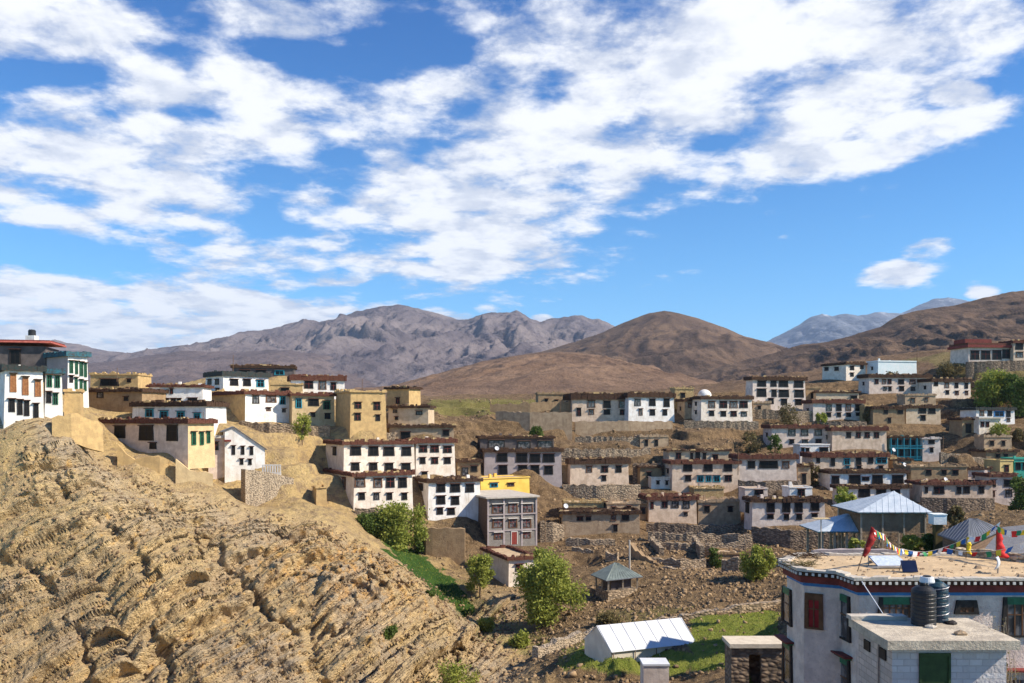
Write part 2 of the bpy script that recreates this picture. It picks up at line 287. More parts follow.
H('pinkish house with three upper and three lower windows, centre of the hillside', 771.5, 827.5, 425, 447, 211, -5, 'pinkgrey', 'maroonbrush', 3.4,
  [(788.6,795.2,429.6,435.8,'glass'),(801.3,808,429.6,435.8,'glass'),(815,821.6,429.4,435.8,'glass'),(789.6,794,439.6,444.2,None),(802.6,807.6,439.6,444.4,None),(815.8,821.3,439.5,444.5,None)], group=GR)
H('pink house with four reddish windows in one row beside it, centre of the hillside', 832, 887, 427, 450, 209, -5, 'pinkwarm', 'maroonbrush', 3.8,
  [(846.6,851,432.6,438,None),(856.3,860.5,432.6,438,'red'),(865,869.6,432.6,438,'red'),(874.3,879,432.6,438,'red')], group=GR)
H('small white room with two dark openings below the three windowed pinkish house', 800, 830, 444.5, 464, 202, -3, 'white', 'none', 0.8, [(801.3,804.3,448,454,None),(806,809.4,448,453.5,None),(820,828,447.5,452,None)], depth=4, group=GR, name='white_room', cat='room')
H('cream house with mixed windows and a dark brush parapet in the hillside centre', 812.5, 888.5, 453, 473, 194, -5, 'pinkwarm', 'maroonbrush', 4.2,
  [(816.5,820,458,463,None),(831,835,458,466,None),(844,850,458,464.6,'teal'),(856,861.3,457.6,465,None),(868.4,873.2,457.3,463.6,None),(876.6,886.6,457.3,463.5,'teal'),(846,849.4,466,470.6,'teal'),(857,861.4,466,470.5,None),(879,883,465.8,469,None)], group=GR)
H('house with black trimmed upper storey and red panels behind the blue pavilion', 830, 907, 470.5, 490, 184, -4, 'white', 'darkbrush', 3,
  [(832,839,476,484,None),(849.5,860,475.5,484.5,None),(872.5,882.5,475.5,484.5,None),(892.5,903,475.5,484.5,None),(862.5,869,477,481,'red')], group=GR)
H('lower white and black banded storey just behind the blue pavilion roof', 839, 910, 485.5, 508, 176, -4, 'whitewarm', 'darkbrush', 3,
  [(843.5,847.5,489.5,498,None),(859,869.5,489,497.5,None),(876.5,886,489.5,499,None),(891,900,489.5,499,None)], sx=832, side='L', group=GR)
H('house with two teal painted balcony storeys on the right hillside', 889, 922, 436.5, 460, 210, -8, 'tealwall', 'darkbrush', 1.6,
  [(891.5,895,439.5,446,None),(897.5,901.5,439.5,446,None),(904,908.5,439.5,446,None),(911,915,439.5,446,None),(900,904,449.5,456,None),(909,914,449.5,456,None)], group=GR)
H('white wing with two small windows right of the teal balconies', 922.5, 941, 438, 461, 209, -8, 'mauvelight', 'mudtop', 1.2, [(929,934.5,440,444,None),(930,933.4,448,452.5,None)], group=GR)
H('wide brown mud house with three square windows above the stone base house', 911, 968, 466, 494, 186, -6, 'mud', 'mudtop', 1.2,
  [(926.6,931.4,470,475.4,None),(942.2,946.6,470,475,None),(953.2,958.4,470,475,None)], group=GR, depth=8)
H('low mud house stacked on a dark stone base right of the blue pavilion', 922, 993, 482, 500, 176, -5, 'pinkwarm', 'maroonbrush', 2.8,
  [(925,928,487,493,None),(934,944,486.5,494,'red'),(957,961,487,494,None),(963.7,969.6,486.6,493.5,None),(979,984,486.6,493.5,None)], group=GR)
H('pale two storey house at the right edge of the lower hillside', 990, 1015, 474, 506, 178, -8, 'pinkgrey', 'maroonbrush', 3, [(992,996,480,487,None),(1004.5,1012.5,480,487,None),(992,995,491,497,None),(1006,1012,490,497,None)], group=GR)
H('yellow plastered house beside the green fronted one at the right edge', 1000, 1013.5, 460.5, 478, 198, 4, 'yellowpale', 'none', 0.8, [(1004.7,1008.8,465,472,'red')], group=GR, depth=5)
H('bright green fronted house cut by the right edge', 1014, 1040, 458.5, 477, 199, -6, 'greenwall', 'none', 1, [(1016,1020.5,463,470,None),(1023,1029,463,470,None)], group=GR, depth=5)
H('pale stone house with three windows above the yellow one at the right', 986, 1018, 450, 466, 206, -4, 'mud', 'darkbrush', 2, [(996,1000,454,458,None),(1004,1008,454,458,None)], group=GR)
H('white house with a blue window band and a white porch near the right edge', 976, 1015, 407.5, 424, 224, 2, 'white', 'darkgreen', 2.6,
  [(980,984,411,416,None),(988,992,411,416,None),(994.5,1004,411,416.5,'blue'),(1006.5,1010.5,411,417,None),(1007,1010,418.5,422,None)], group=GR)
H('white porch room in front of the house with a blue window band', 979, 1001, 417.5, 430, 216, 2, 'whitewarm', 'slab', 1, [(981,984,422,427,None),(986,989,422,427,None)], depth=4, group=GR, name='porch_room', cat='room')
H('hilltop temple with a maroon roof and four wide dark windows, top right', 968.5, 1010, 340, 364, 262, -2, 'pinkgrey', 'temple', 8,
  [(971,979,351,359.6,'red'),(981.6,990,351,359.6,'red'),(993,1001,350.5,359.6,'red'),(1002.8,1009.4,350,358.6,'red'),(971,976,362,366.5,None)], depth=9, group=GR, name='hilltop_temple', cat='temple')
H('pink house with two stacked windows beside the hilltop temple at the right edge', 1013.5, 1040, 340.5, 362, 262, -2, 'pinkwarm', 'maroonbrush', 2.5, [(1016,1023,343.5,349.6,None),(1016.5,1023,352,357.5,None),(1028,1035,344,350,None)], group=GR, depth=6)

for a in [
 ('low mud shed with straw edge at the right end of the ruined buff house', 607, 640, 503, 514, 164, -4, 'buff', 'mudtop', 1, [(612,615,507,512,None),(627,631,506,512,None)], 4),
 ('narrow dark fronted hut squeezed left of the cluttered pink walled house', 629, 648, 503, 524, 166, -2, 'mud', 'mudtop', 1.2, [(634,638,509,516,None),(641,645,508,514,None)], 5),
 ('small mud house with one doorway right of the pale wide windowed house', 797.5, 811, 465, 486, 184, -4, 'buff', 'darkbrush', 2, [(802,806,474,484,None)], 5),
 ('mud lean to at the left side of the pinkish house alone on its terrace', 553, 569, 466, 485, 182, 4, 'mud', 'mudtop', 1.4, [(558,562,474,483,None)], 4),
 ('ochre mud hut between the tall paired window house and the mud plastered one', 865, 873, 406, 422, 229, -2, 'ochre', 'mudtop', 1.2, [], 4),
 ('ruined dark mud house left above the tall paired window house', 806, 821, 387, 402, 240, 0, 'mud', 'mudtop', 1.4, [(811,815,393,399,None)], 4),
 ('low mud room on the terrace above the buff three square windowed house', 905, 936, 394.5, 406, 238, -2, 'buff', 'mudtop', 1.2, [(911,915,398,403,None),(925,928,398,402,None)], 4),
 ('dark mud stable left of the white porch room near the right edge', 962, 977, 418, 436, 217, 0, 'mud', 'darkbrush', 2, [(966,971,424,433,None)], 5),
 ('two windowed mud ruin above the pale stone house near the right edge', 984, 1012, 436, 450, 210, -4, 'buff', 'mudtop', 1.4, [(990,994,441,446,None),(1002,1005,441,446,None)], 4),
 ('straw covered mud room just left of the white dome', 675, 694, 388, 401, 236, 0, 'straw', 'mudtop', 1.2, [(681,685,393,398,None)], 4),
 ('low mud outbuildings left of the long skyline house', 538, 563, 393, 409, 228, 2, 'mud', 'mudtop', 1.4, [(545,548,399,404,None),(555,558,400,405,None)], 4),
 ('brown store with wide opening between the nine windowed wing and the grey mauve house', 457, 481, 460, 480, 164, 6, 'mud', 'darkbrush', 2.5, [(462,468,467,477,None),(471,477,466,472,None)], 5),
 ('ochre mud stub hut beside the left wall of the balcony house', 316, 327, 487, 506, 140, 24, 'ochre', 'mudtop', 1.2, [], 3),
 ('ochre mud house end right of the arched white house', 203, 222, 391, 404, 172, 12, 'ochre', 'mudtop', 1.4, [(209,212,395,400,None)], 5),
 ('grey brown house with a straw roof at the left of the bowed three storey house', 753, 771, 402, 417, 232, -4, 'buff', 'mudtop', 1.4, [(758,761,406,411,None)], 4),
 ('small mud house with a blue door corner under the teal balcony house', 893, 912, 459, 471, 196, -6, 'mud', 'darkbrush', 1.6, [(899,903,462,468,'teal')], 4),
 ('long low mud house with dark doorways under the right end of the skyline house', 640, 668, 436, 448, 203, 0, 'buff', 'mudtop', 1.2, [(645,648,440,446,None),(655,658,440,446,None)], 4),
 ('buff mud cube at the left end of the pink house with five lower windows', 640, 662, 466, 486, 184, 0, 'mud', 'darkbrush', 1.6, [(647,651,472,478,None)], 4),
 ('mud house with one window left of the mixed window cream house', 789, 811, 471, 487, 190, -4, 'pinkwarm', 'darkbrush', 2, [(795,799,476,481,None)], 4),
 ('pale house with two windows right of the mud roofed stone base house', 968, 990, 468, 484, 188, -4, 'pinkgrey', 'darkbrush', 2, [(973,977,473,478,None),(982,985,473,478,None)], 5),
 ('brown stone house left of the round green bushy tree', 718, 744, 553, 568, 138, -4, 'mud', 'mudtop', 1.4, [(734,737,557,566,'red')], 4)]:
    H(*a[:11], depth=a[11], group=GR if a[1] > 560 else (GM if a[1] > 440 else GL), name='mud_house' if a[7] in ('mud','buff','ochre','straw') else 'village_house')

def finish_specs():
    for h in HOUSES:
        if h['group'] == GR and h['turn'] < 5: h['turn'] += 9
        if h['group'] == GM and h['turn'] < 10: h['turn'] += 6
    for h in HOUSES:
        t = math.radians(h['turn'])
        # facade: through the point under the middle of the two picture columns
        Y0 = h['Y']; xc = 0.5*(h['xl']+h['xr'])
        C = (wx(xc, Y0), Y0); D = (math.cos(t), math.sin(t))
        def hit(px):
            k = (px-512)/F
            uu = (k*C[1]-C[0])/(D[0]-k*D[1]); return uu
        ul, ur = hit(h['xl']), hit(h['xr'])
        Pl = (C[0]+ul*D[0], C[1]+ul*D[1]); Pr = (C[0]+ur*D[0], C[1]+ur*D[1])
        N = (-D[1], D[0])            # into the building
        if h['sx'] is not None:
            Pc = Pl if h['side'] == 'L' else Pr
            k = (h['sx']-512)/F
            dep = (k*Pc[1]-Pc[0])/(N[0]-k*N[1])
            print('DEPTH', round(dep, 1), h['label'])
            if 1.5 < dep < 18: h['depth'] = dep
        h['Pl'], h['Pr'], h['D'], h['N'] = Pl, Pr, D, N
        h['w'] = ur-ul
        h['zb'] = wz(h['base'], Y0); h['zt'] = wz(h['top'], Y0)
finish_specs()

# ------------------------------------------------------------------ the land
CTRL = []
def c(px, py, Y): CTRL.append((wx(px, Y), Y, wz(py, Y)))
def cw(x, y, z): CTRL.append((x, y, z))
# cliff below the left spur
for a in [(-150,690,95),(-60,683,92),(0,683,92),(100,683,91),(200,683,90),(300,683,89),(380,683,90),(430,683,93),(470,675,97),
          (0,600,98),(100,610,97),(200,620,96),(300,630,95),(380,640,95),(-100,600,99),
          (0,520,106),(100,530,105),(180,550,104),(260,575,102),(330,590,101),(400,620,100),
          (0,455,113),(60,465,113),(120,490,114),(200,520,114),(270,530,114),(340,550,111),(400,585,108),(440,605,106),
          (0,428,117),(50,428,118),(85,432,121),(120,462,122),(160,482,123),(205,498,124),(250,508,127),(300,515,128),(350,530,128),(400,565,122),(440,592,116),(475,620,110),(488,650,103),
          (-150,430,117),(-80,600,98)]: c(*a)
# green gully and bowl
for a in [(385,535,142),(410,555,136),(440,585,128),(470,612,120),(500,632,112),(520,650,104),(500,683,93),(560,650,92),(560,672,86),(600,665,86),(640,668,83),(700,668,80),
          (560,615,112),(600,600,116),(640,597,114),(610,640,98),(560,635,104),(500,600,122),(480,585,130),(450,558,140),(440,540,147),(540,590,128),(500,575,138),(560,560,142),
          (660,600,112),(700,612,103),(740,613,100),(775,620,98),(740,640,84),(775,650,78),(700,660,80),(690,640,88),(740,672,72),(680,683,72),(600,683,78),(700,600,108),(775,605,104),
          (650,575,126),(700,575,122),(760,578,117),(650,545,146),(700,545,148),(750,548,146),(800,552,142),(660,530,156),(720,532,157),(780,535,152),(600,545,150),(560,545,150),(820,560,120),
          (540,560,140),(600,570,132)]: c(*a)
# terraces and plateau
for a in [(430,440,172),(460,430,182),(430,415,206),(480,415,206),(540,440,190),(540,425,205),(580,430,206),(620,432,206),(660,430,208),(580,445,196),(640,450,193),(600,495,176),(640,495,176),(560,490,176),
          (440,402,245),(480,401,250),(520,400,250),(560,398,252),(450,412,222),(500,412,222),(600,393,262),(650,393,262),(700,392,265),(750,390,262),(720,430,212),(760,415,222),(700,445,198),
          (640,520,165),(610,505,172),(560,425,204),(300,430,158),(330,460,150),(300,460,145),(330,500,138),(300,490,135),(280,440,152),(380,430,172),(240,430,158),(270,470,142)]: c(*a)
# behind the left spur and behind everything
for a in [(-100,425,140),(0,400,150),(50,395,160),(100,395,190),(200,390,210),(300,395,215),(380,400,215),(0,410,220),(100,410,240),(200,405,250),(300,405,260),(400,400,262),
          (-200,420,300),(0,415,320),(200,405,320),(400,398,330),(500,396,350),(600,392,340),(700,386,350),(800,370,350),(900,352,350),(1000,340,350),(1100,330,350),(1250,320,350),
          (-200,410,430),(0,405,430),(200,400,430),(400,394,430),(550,391,430),(700,384,430),(850,364,430),(1000,342,430),(1150,325,430),(1300,315,430),
          (820,378,290),(880,362,300),(940,362,290),(1000,352,300),(1060,352,300),(760,385,285),(1150,360,270),(1150,400,230),(1150,450,200),(1150,500,160),(1250,420,240),
          (1000,372,252),(1000,390,238),(960,400,235),(1050,430,210),(1060,470,190),(960,440,205),(940,520,150),(1000,520,150),(1050,520,140),(880,525,160)]: c(*a)
# right foreground: knoll with the pavilions, ground under the near houses
for p in [(20,80,-12.6),(28,80,-12.2),(36,82,-12.0),(46,82,-11.0),(34,70,-12.4),(44,66,-11.6),(26,70,-12.8),(30,60,-12.8),(40,56,-12.2),(24,60,-14.5),(17,60,-17.5),(20,50,-15.5),(20,44,-16),(16,40,-16.5),(28,46,-14),
          (34,40,-13),(12,40,-17.5),(12,30,-14.5),(20,30,-14.0),(30,30,-12),(5,50,-19),(-10,50,-20),(-30,50,-20),(8,62,-21),(-8,66,-24),(-30,70,-27.5),(-60,70,-28),(-80,50,-22),(0,30,-13.5),(-20,30,-13.5),(30,20,-9),(0,20,-10),(-20,20,-10),
          (-10,3,-4),(10,3,-4),(0,8,-6),(60,40,-9),(80,60,-9),(70,90,-9),(60,105,-11),(37,95,-15.5),(42,110,-17),(48,120,-14),(44,100,-14.5),(20,88,-21),(-20,80,-27),(-50,84,-29)]: cw(*p)
for h in HOUSES:
    Pl, Pr, D, N, dp, zb = h['Pl'], h['Pr'], h['D'], h['N'], h['depth'], h['zb']
    for (P, s) in ((Pl, 0), (Pr, 0), (Pl, 1), (Pr, 1)):
        zz = zb + (0.10*dp if s else 0)
        cw(P[0]+N[0]*dp*s*0.9, P[1]+N[1]*dp*s*0.9, zz)
    m = ((Pl[0]+Pr[0])/2-N[0]*1.5, (Pl[1]+Pr[1])/2-N[1]*1.5); cw(m[0], m[1], zb-0.2)
CT = np.array(CTRL)
# thin out points closer than 1.4 m
keep = []
for i in range(len(CT)):
    ok = True
    for j in keep:
        if (CT[i,0]-CT[j,0])**2+(CT[i,1]-CT[j,1])**2 < 1.6**2: ok = False; break
    if ok: keep.append(i)
CT = CT[keep]
def rbf_fit(P, smooth=0.25, c0=3.0):
    n = len(P)
    d = np.sqrt((P[:,None,0]-P[None,:,0])**2+(P[:,None,1]-P[None,:,1])**2+c0*c0)
    A = np.zeros((n+3, n+3)); A[:n,:n] = -d; A[:n,:n] -= 0; A[np.arange(n), np.arange(n)] += smooth
    A[:n,n] = 1; A[:n,n+1] = P[:,0]/100; A[:n,n+2] = P[:,1]/100; A[n:,:n] = A[:n,n:].T
    b = np.zeros(n+3); b[:n] = P[:,2]
    return np.linalg.solve(A, b)
C0 = 2.5
WT = rbf_fit(CT, 0.3, C0)
GX = np.arange(-260, 321, 1.5); GY = np.arange(-4, 446, 1.5)
gxx, gyy = np.meshgrid(GX, GY)
HG = np.zeros(gxx.size); fx, fy = gxx.ravel(), gyy.ravel()
for s in range(0, HG.size, 8192):
    x_, y_ = fx[s:s+8192], fy[s:s+8192]
    d = np.sqrt((x_[:,None]-CT[None,:,0])**2+(y_[:,None]-CT[None,:,1])**2+C0*C0)
    HG[s:s+8192] = -d@WT[:-3]+WT[-3]+WT[-2]*x_/100+WT[-1]*y_/100
HG = HG.reshape(gxx.shape)
# cut the land back where it would stand in front of a wall foot seen in the photograph
CUT = [(h['xl'] if h['sx'] is None else min(h['xl'], h['sx']), h['xr'] if h['sx'] is None else max(h['xr'], h['sx']), h['base'], h['Y']-1.0, 45) for h in HOUSES if 'rooftop' not in h['label'] and 'maroon roof slab' not in h['label']]
CUT += [(213,264,484,143.5,32),(243,292,507,139,10),(255,285,480,141,8),(110,170,478,128,8),(170,215,493,129,8),(588,645,592,117,20),(610,700,663,84,8),(418,466,556,142,6),
        (563,640,493,176,20),(486,575,434,212,20),(575,675,436,216,20),(920,995,516,172,20),(752,832,547,150,20),(646,742,533,161,10),(965,1040,377,257,20),(752,812,422,230,12)]
gpx_ = 512+gxx/np.maximum(gyy, 1)*F
for (xa_, xb_, pyb_, Y_, back_) in CUT:
    side = np.maximum(np.maximum(xa_-3-gpx_, gpx_-xb_-3), 0)/F*gyy
    cap = wz(pyb_+1.0, gyy)+side*1.3
    on = (gyy < Y_) & (gyy > Y_-back_) & (side < 8)
    HG = np.where(on, np.minimum(HG, cap), HG)
cap = wz(np.interp(gyy, [58, 62, 72, 84, 100, 104], [700, 684, 672, 646, 614, 611]), gyy)+np.maximum(gpx_-785, 0)/F*gyy*1.5+np.maximum(640-gpx_, 0)*0.2
HG = np.where((gyy > 56) & (gyy < 104) & (gpx_ > 560) & (gpx_ < 900), np.minimum(HG, cap), HG)
HG2 = HG.copy(); HG2[1:-1,1:-1] = (HG[1:-1,1:-1]*4+(HG[:-2,1:-1]+HG[2:,1:-1]+HG[1:-1,:-2]+HG[1:-1,2:])*2+HG[:-2,:-2]+HG[2:,2:]+HG[:-2,2:]+HG[2:,:-2])/16
HG = HG2
# distance to the nearest footprint
PADG = np.full(gxx.shape, 1e3)
for h in HOUSES:
    Pl, D, N, dp, w_ = h['Pl'], h['D'], h['N'], h['depth'], h['w']
    lx = (gxx-Pl[0])*D[0]+(gyy-Pl[1])*D[1]; ly = (gxx-Pl[0])*N[0]+(gyy-Pl[1])*N[1]
    ex = np.maximum(np.maximum(-lx, lx-w_), 0); ey = np.maximum(np.maximum(-ly, ly-dp), 0)
    PADG = np.minimum(PADG, np.sqrt(ex*ex+ey*ey))
def bil(A, x, y):
    fi = np.clip((x-GX[0])/1.5, 0, len(GX)-1.001); fj = np.clip((y-GY[0])/1.5, 0, len(GY)-1.001)
    i = fi.astype(int); j = fj.astype(int); a = fi-i; b = fj-j
    a = a*a*(3-2*a)*0.4+a*0.6; b = b*b*(3-2*b)*0.4+b*0.6
    return A[j,i]*(1-a)*(1-b)+A[j,i+1]*a*(1-b)+A[j+1,i]*(1-a)*b+A[j+1,i+1]*a*b
def poly_mask(px, py, poly):
    ins = np.zeros(px.shape, bool); n = len(poly)
    for i in range(n):
        x1, y1 = poly[i]; x2, y2 = poly[(i+1) % n]
        cnd = ((y1 > py) != (y2 > py)); 
        with np.errstate(divide='ignore', invalid='ignore'):
            xi = (x2-x1)*(py-y1)/(y2-y1+1e-12)+x1
        ins ^= cnd & (px < xi)
    return ins
def cliff_mask(x, y):
    nz = fbm(x*0.05, y*0.05, 3, 91)*6
    return sstep(-(x+nz*0.6), -4, 5)*sstep(-(y+0.35*np.maximum(x+30, 0)*0), -131, -121)*sstep(y, 62, 76)
def layer(s, seed):
    # hard and soft beds: a saw like profile with uneven thickness
    k = np.floor(s); f = s-k
    h = (np.sin(k*12.9898+seed)*43758.5453) % 1.0
    return h*(1-sstep(f, 0.84, 1.0))+((np.sin((k+1)*12.9898+seed)*43758.5453) % 1.0)*sstep(f, 0.84, 1.0)-0.5
def G(x, y, want=False):
    x = np.asarray(x, float); y = np.asarray(y, float)
    z = bil(HG, x, y); pad = bil(PADG, x, y)
    soft = sstep(pad, 0.3, 5.0)
    cm = cliff_mask(x, y)*sstep(pad, 1.0, 6.0)
    # village terraces
    tm = sstep(y, 128, 150)*(1-sstep(y, 250, 285))*sstep(x+np.maximum(0, np.minimum(40, (y-132)*4)), -22, -8)*0.85
    zz = z+fbm(x*0.05, y*0.05, 3, 5)*1.4
    hstep = 2.7
    q = zz/hstep; fl = np.floor(q); fr = q-fl
    zt = hstep*(fl+sstep(fr, 0.74, 0.97)*1.0)-(zz-z)
    z = z+(zt-z)*tm*soft
    # rough ground
    rough = 0.15+0.85*soft
    z = z+rough*(fbm(x*0.16, y*0.16, 4, 21)*0.55+fbm(x*0.9, y*0.9, 3, 33)*0.13)
    z = z+(1-cm)*soft*0.22*np.maximum(ridged(x*0.55, y*0.55, 3, 61)-0.55, 0)*2
    fr2 = sstep(y, 262, 300)
    z = z-fr2*((ridged(x*0.02, y*0.011, 5, 66)-0.5)*-3.2+1.6)
    pxx = 512+x/np.maximum(y, 1)*F
    z = z+1.9*np.exp(-((y-77.5-fbm(x*0.1, y*0.0+3, 2, 44)*2)/2.0)**2)*sstep(pxx, 478, 505)*(1-sstep(pxx, 650, 730))*(1+0.6*fbm(x*0.5, y*0.5, 3, 45))
    # rock of the cliff: inclined beds, broken blocks and gullies
    wx_ = fbm(x*0.035, y*0.035, 3, 41)*2.2
    s = (x*0.78-z*0.95-0.25*y+wx_)
    rm = sstep(fbm(x*0.045+3.7, y*0.045, 4, 77)+0.26, -0.12, 0.22)
    beds = layer(s*0.30+0.2*fbm(x*0.3, y*0.3, 2, 3), 1.3)*2.4+layer(s*0.85+0.2*fbm(x*0.5, y*0.5, 2, 9), 4.1)*1.2+layer(s*2.4+0.2*fbm(x*0.9, y*0.9, 2, 19), 7.7)*0.5
    cross = (x*0.8+z*0.75+0.3*y)
    blocks = layer(cross*0.38+fbm(x*0.2, y*0.2, 3, 15)*1.5, 2.2)*1.1+layer(cross*1.3+layer(s*0.85, 3.)*3+fbm(x*0.5, y*0.5, 2, 16), 5.2)*0.55
    beds=beds*(0.6+0.4*rm)
    gul = (1-np.abs(perlin(x*0.075+z*0.02, z*0.045+1.7, 55)))**6*1.6
    crag = (ridged(x*0.20, z*0.22+y*0.1, 5, 25)-0.5)*3.4
    z = z+cm*(-gul+fbm(x*0.03, y*0.03, 3, 71)*2.0+(1-rm)*fbm(x*1.2, y*1.2, 3, 72)*0.30)
    rock = cm*(rm*(beds*1.45+blocks*0.38)*1.0+crag*(0.25+0.75*rm)*0.2)
    if want: return z, rock
    return z
def gz(x, y): return float(G(np.array([x]), np.array([y]))[0])

# ------------------------------------------------------------------ materials
MATS = {}
def newmat(name):
    m = bpy.data.materials.new(name); m.use_nodes = True; m.node_tree.nodes.clear()
    n = NT(m.node_tree)
    b = n.n('ShaderNodeBsdfPrincipled'); o = n.n('ShaderNodeOutputMaterial'); n.L.new(b.outputs[0], o.inputs[0])
    MATS[name] = m
    return m, n, b
def bump(n, b, h, strength=0.3, dist=0.1):
    bp = n.n('ShaderNodeBump'); bp.inputs['Strength'].default_value = strength; bp.inputs['Distance'].default_value = dist
    n.L.new(h, bp.inputs['Height']); n.L.new(bp.outputs[0], b.inputs['Normal'])
def surf(name, c1, c2, scale=1.5, rough=0.85, metal=0.0, streak=0.0, streakc=(0.2,0.15,0.1), spot=0.0, bmp=0.3, lo=0.35, hi=0.65, stretch=(1,1,1), detail=6):
    m, n, b = newmat(name)
    g = n.n('ShaderNodeNewGeometry'); pos = g.outputs['Position']
    mp = n.n('ShaderNodeMapping'); n.L.new(pos, mp.inputs[0]); mp.inputs['Scale'].default_value = stretch
    nz = n.noise(mp.outputs[0], scale, detail, 0.6)
    col = n.mix(n.ramp(nz, lo, hi), c1, c2)
    if streak:
        m2 = n.n('ShaderNodeMapping'); n.L.new(pos, m2.inputs[0]); m2.inputs['Scale'].default_value = (1, 1, 0.16)
        sn = n.noise(m2.outputs[0], 2.2, 5, 0.65)
        col = n.mix(n.math('MULTIPLY', n.ramp(sn, 0.5, 0.75), streak), col, streakc)
    if spot:
        sp = n.noise(pos, 7.0, 4, 0.6)
        col = n.mix(n.math('MULTIPLY', n.ramp(sp, 0.52, 0.72), spot), col, streakc)
    n.L.new(col, b.inputs['Base Color']); b.inputs['Roughness'].default_value = rough; b.inputs['Metallic'].default_value = metal
    b.inputs['Specular IOR Level'].default_value = 0.25
    if bmp:
        hb = n.noise(pos, scale*5, 5, 0.65); bump(n, b, hb, bmp, 0.12)
    return m
surf('white', (0.86,0.84,0.80), (0.70,0.66,0.60), 0.9, streak=0.50, streakc=(0.46,0.38,0.29), spot=0.22)
surf('whitewarm', (0.84,0.75,0.64), (0.68,0.58,0.47), 0.9, streak=0.5, streakc=(0.42,0.32,0.22), spot=0.28)
surf('whiteaqua', (0.80,0.84,0.83), (0.70,0.80,0.80), 0.9, streak=0.2, streakc=(0.5,0.55,0.5))
surf('pinkgrey', (0.74,0.61,0.51), (0.56,0.45,0.37), 0.9, streak=0.40, streakc=(0.36,0.27,0.22), spot=0.20)
surf('pinkwarm', (0.72,0.56,0.42), (0.52,0.39,0.28), 0.9, streak=0.45, streakc=(0.33,0.23,0.16), spot=0.25)
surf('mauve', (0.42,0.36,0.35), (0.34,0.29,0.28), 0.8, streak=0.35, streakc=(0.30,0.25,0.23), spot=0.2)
surf('mauvelight', (0.72,0.62,0.54), (0.54,0.45,0.38), 0.9, streak=0.35, streakc=(0.36,0.30,0.28), spot=0.2)
surf('mud', (0.36,0.25,0.14), (0.27,0.18,0.10), 1.2, streak=0.4, streakc=(0.16,0.10,0.06), spot=0.35, bmp=0.6)
surf('ochre', (0.58,0.40,0.18), (0.44,0.30,0.14), 1.2, streak=0.35, streakc=(0.26,0.17,0.08), spot=0.3, bmp=0.6)
surf('ochrebright', (0.66,0.50,0.27), (0.54,0.40,0.22), 0.8, streak=0.3, streakc=(0.38,0.26,0.13), spot=0.2, bmp=0.5)
surf('ochrelight', (0.66,0.50,0.28), (0.52,0.38,0.21), 1.1, streak=0.3, streakc=(0.30,0.2,0.1), spot=0.25, bmp=0.5)
surf('bufflight', (0.60,0.48,0.34), (0.48,0.37,0.25), 1.1, streak=0.35, streakc=(0.28,0.2,0.12), spot=0.25, bmp=0.5)
surf('buff', (0.46,0.34,0.22), (0.34,0.24,0.15), 1.1, streak=0.45, streakc=(0.2,0.13,0.08), spot=0.35, bmp=0.6)
surf('straw', (0.52,0.38,0.18), (0.34,0.23,0.11), 2.5, spot=0.4, bmp=0.9)
surf('yellow', (0.86,0.58,0.12), (0.74,0.48,0.09), 0.8, streak=0.2, streakc=(0.5,0.3,0.08))
surf('yellowpale', (0.62,0.48,0.2), (0.5,0.38,0.16), 0.8, streak=0.3)
surf('greenwall', (0.06,0.42,0.30), (0.05,0.34,0.25), 1.0, rough=0.6)
surf('tealwall', (0.07,0.17,0.165), (0.06,0.13,0.13), 1.0, rough=0.6, streak=0.2)
surf('greydark', (0.13,0.11,0.105), (0.08,0.07,0.07), 1.0, spot=0.2)
surf('brush', (0.050,0.026,0.018), (0.10,0.058,0.035), 5.0, bmp=0.9, rough=1.0)
surf('maroonbrush', (0.10,0.032,0.022), (0.16,0.075,0.05), 5.0, bmp=0.9, rough=1.0)
surf('darkgreen', (0.025,0.045,0.045), (0.05,0.04,0.035), 3.0, rough=0.8)
surf('bluegreen', (0.03,0.14,0.18), (0.05,0.06,0.07), 3.0, rough=0.7)
surf('maroon', (0.22,0.045,0.035), (0.14,0.03,0.025), 2.0, rough=0.75)
surf('maroonlight', (0.42,0.12,0.09), (0.30,0.07,0.05), 2.0, rough=0.7)
surf('roofclay', (0.55,0.41,0.25), (0.42,0.30,0.18), 1.2, spot=0.25, bmp=0.5)
surf('slab', (0.55,0.50,0.42), (0.45,0.40,0.34), 1.6, bmp=0.3, spot=0.15)
surf('frameblack', (0.020,0.017,0.016), (0.035,0.028,0.025), 4.0, rough=0.7, bmp=0)
surf('framebrown', (0.16,0.075,0.035), (0.10,0.045,0.02), 4.0, rough=0.7, bmp=0)
surf('framered', (0.28,0.05,0.035), (0.20,0.04,0.03), 4.0, rough=0.6, bmp=0)
surf('frameteal', (0.03,0.28,0.36), (0.02,0.20,0.28), 4.0, rough=0.5, bmp=0)
surf('framegreen', (0.03,0.16,0.08), (0.025,0.10,0.05), 4.0, rough=0.5, bmp=0)
surf('frameblue', (0.05,0.22,0.50), (0.04,0.16,0.40), 4.0, rough=0.5, bmp=0)
surf('framewhite', (0.70,0.66,0.60), (0.6,0.56,0.5), 4.0, rough=0.6, bmp=0)
surf('shutter', (0.36,0.16,0.06), (0.25,0.10,0.04), 4.0, rough=0.6, bmp=0)
surf('wood', (0.22,0.13,0.07), (0.13,0.075,0.04), 3.0, rough=0.8, bmp=0.2)
surf('palewood', (0.46,0.38,0.28), (0.34,0.27,0.19), 3.0, rough=0.8, bmp=0.2)
surf('blackplastic', (0.018,0.019,0.022), (0.03,0.03,0.034), 2.0, rough=0.45, bmp=0)
surf('bluetarp', (0.02,0.03,0.055), (0.03,0.07,0.09), 4.0, rough=0.35, bmp=0.2)
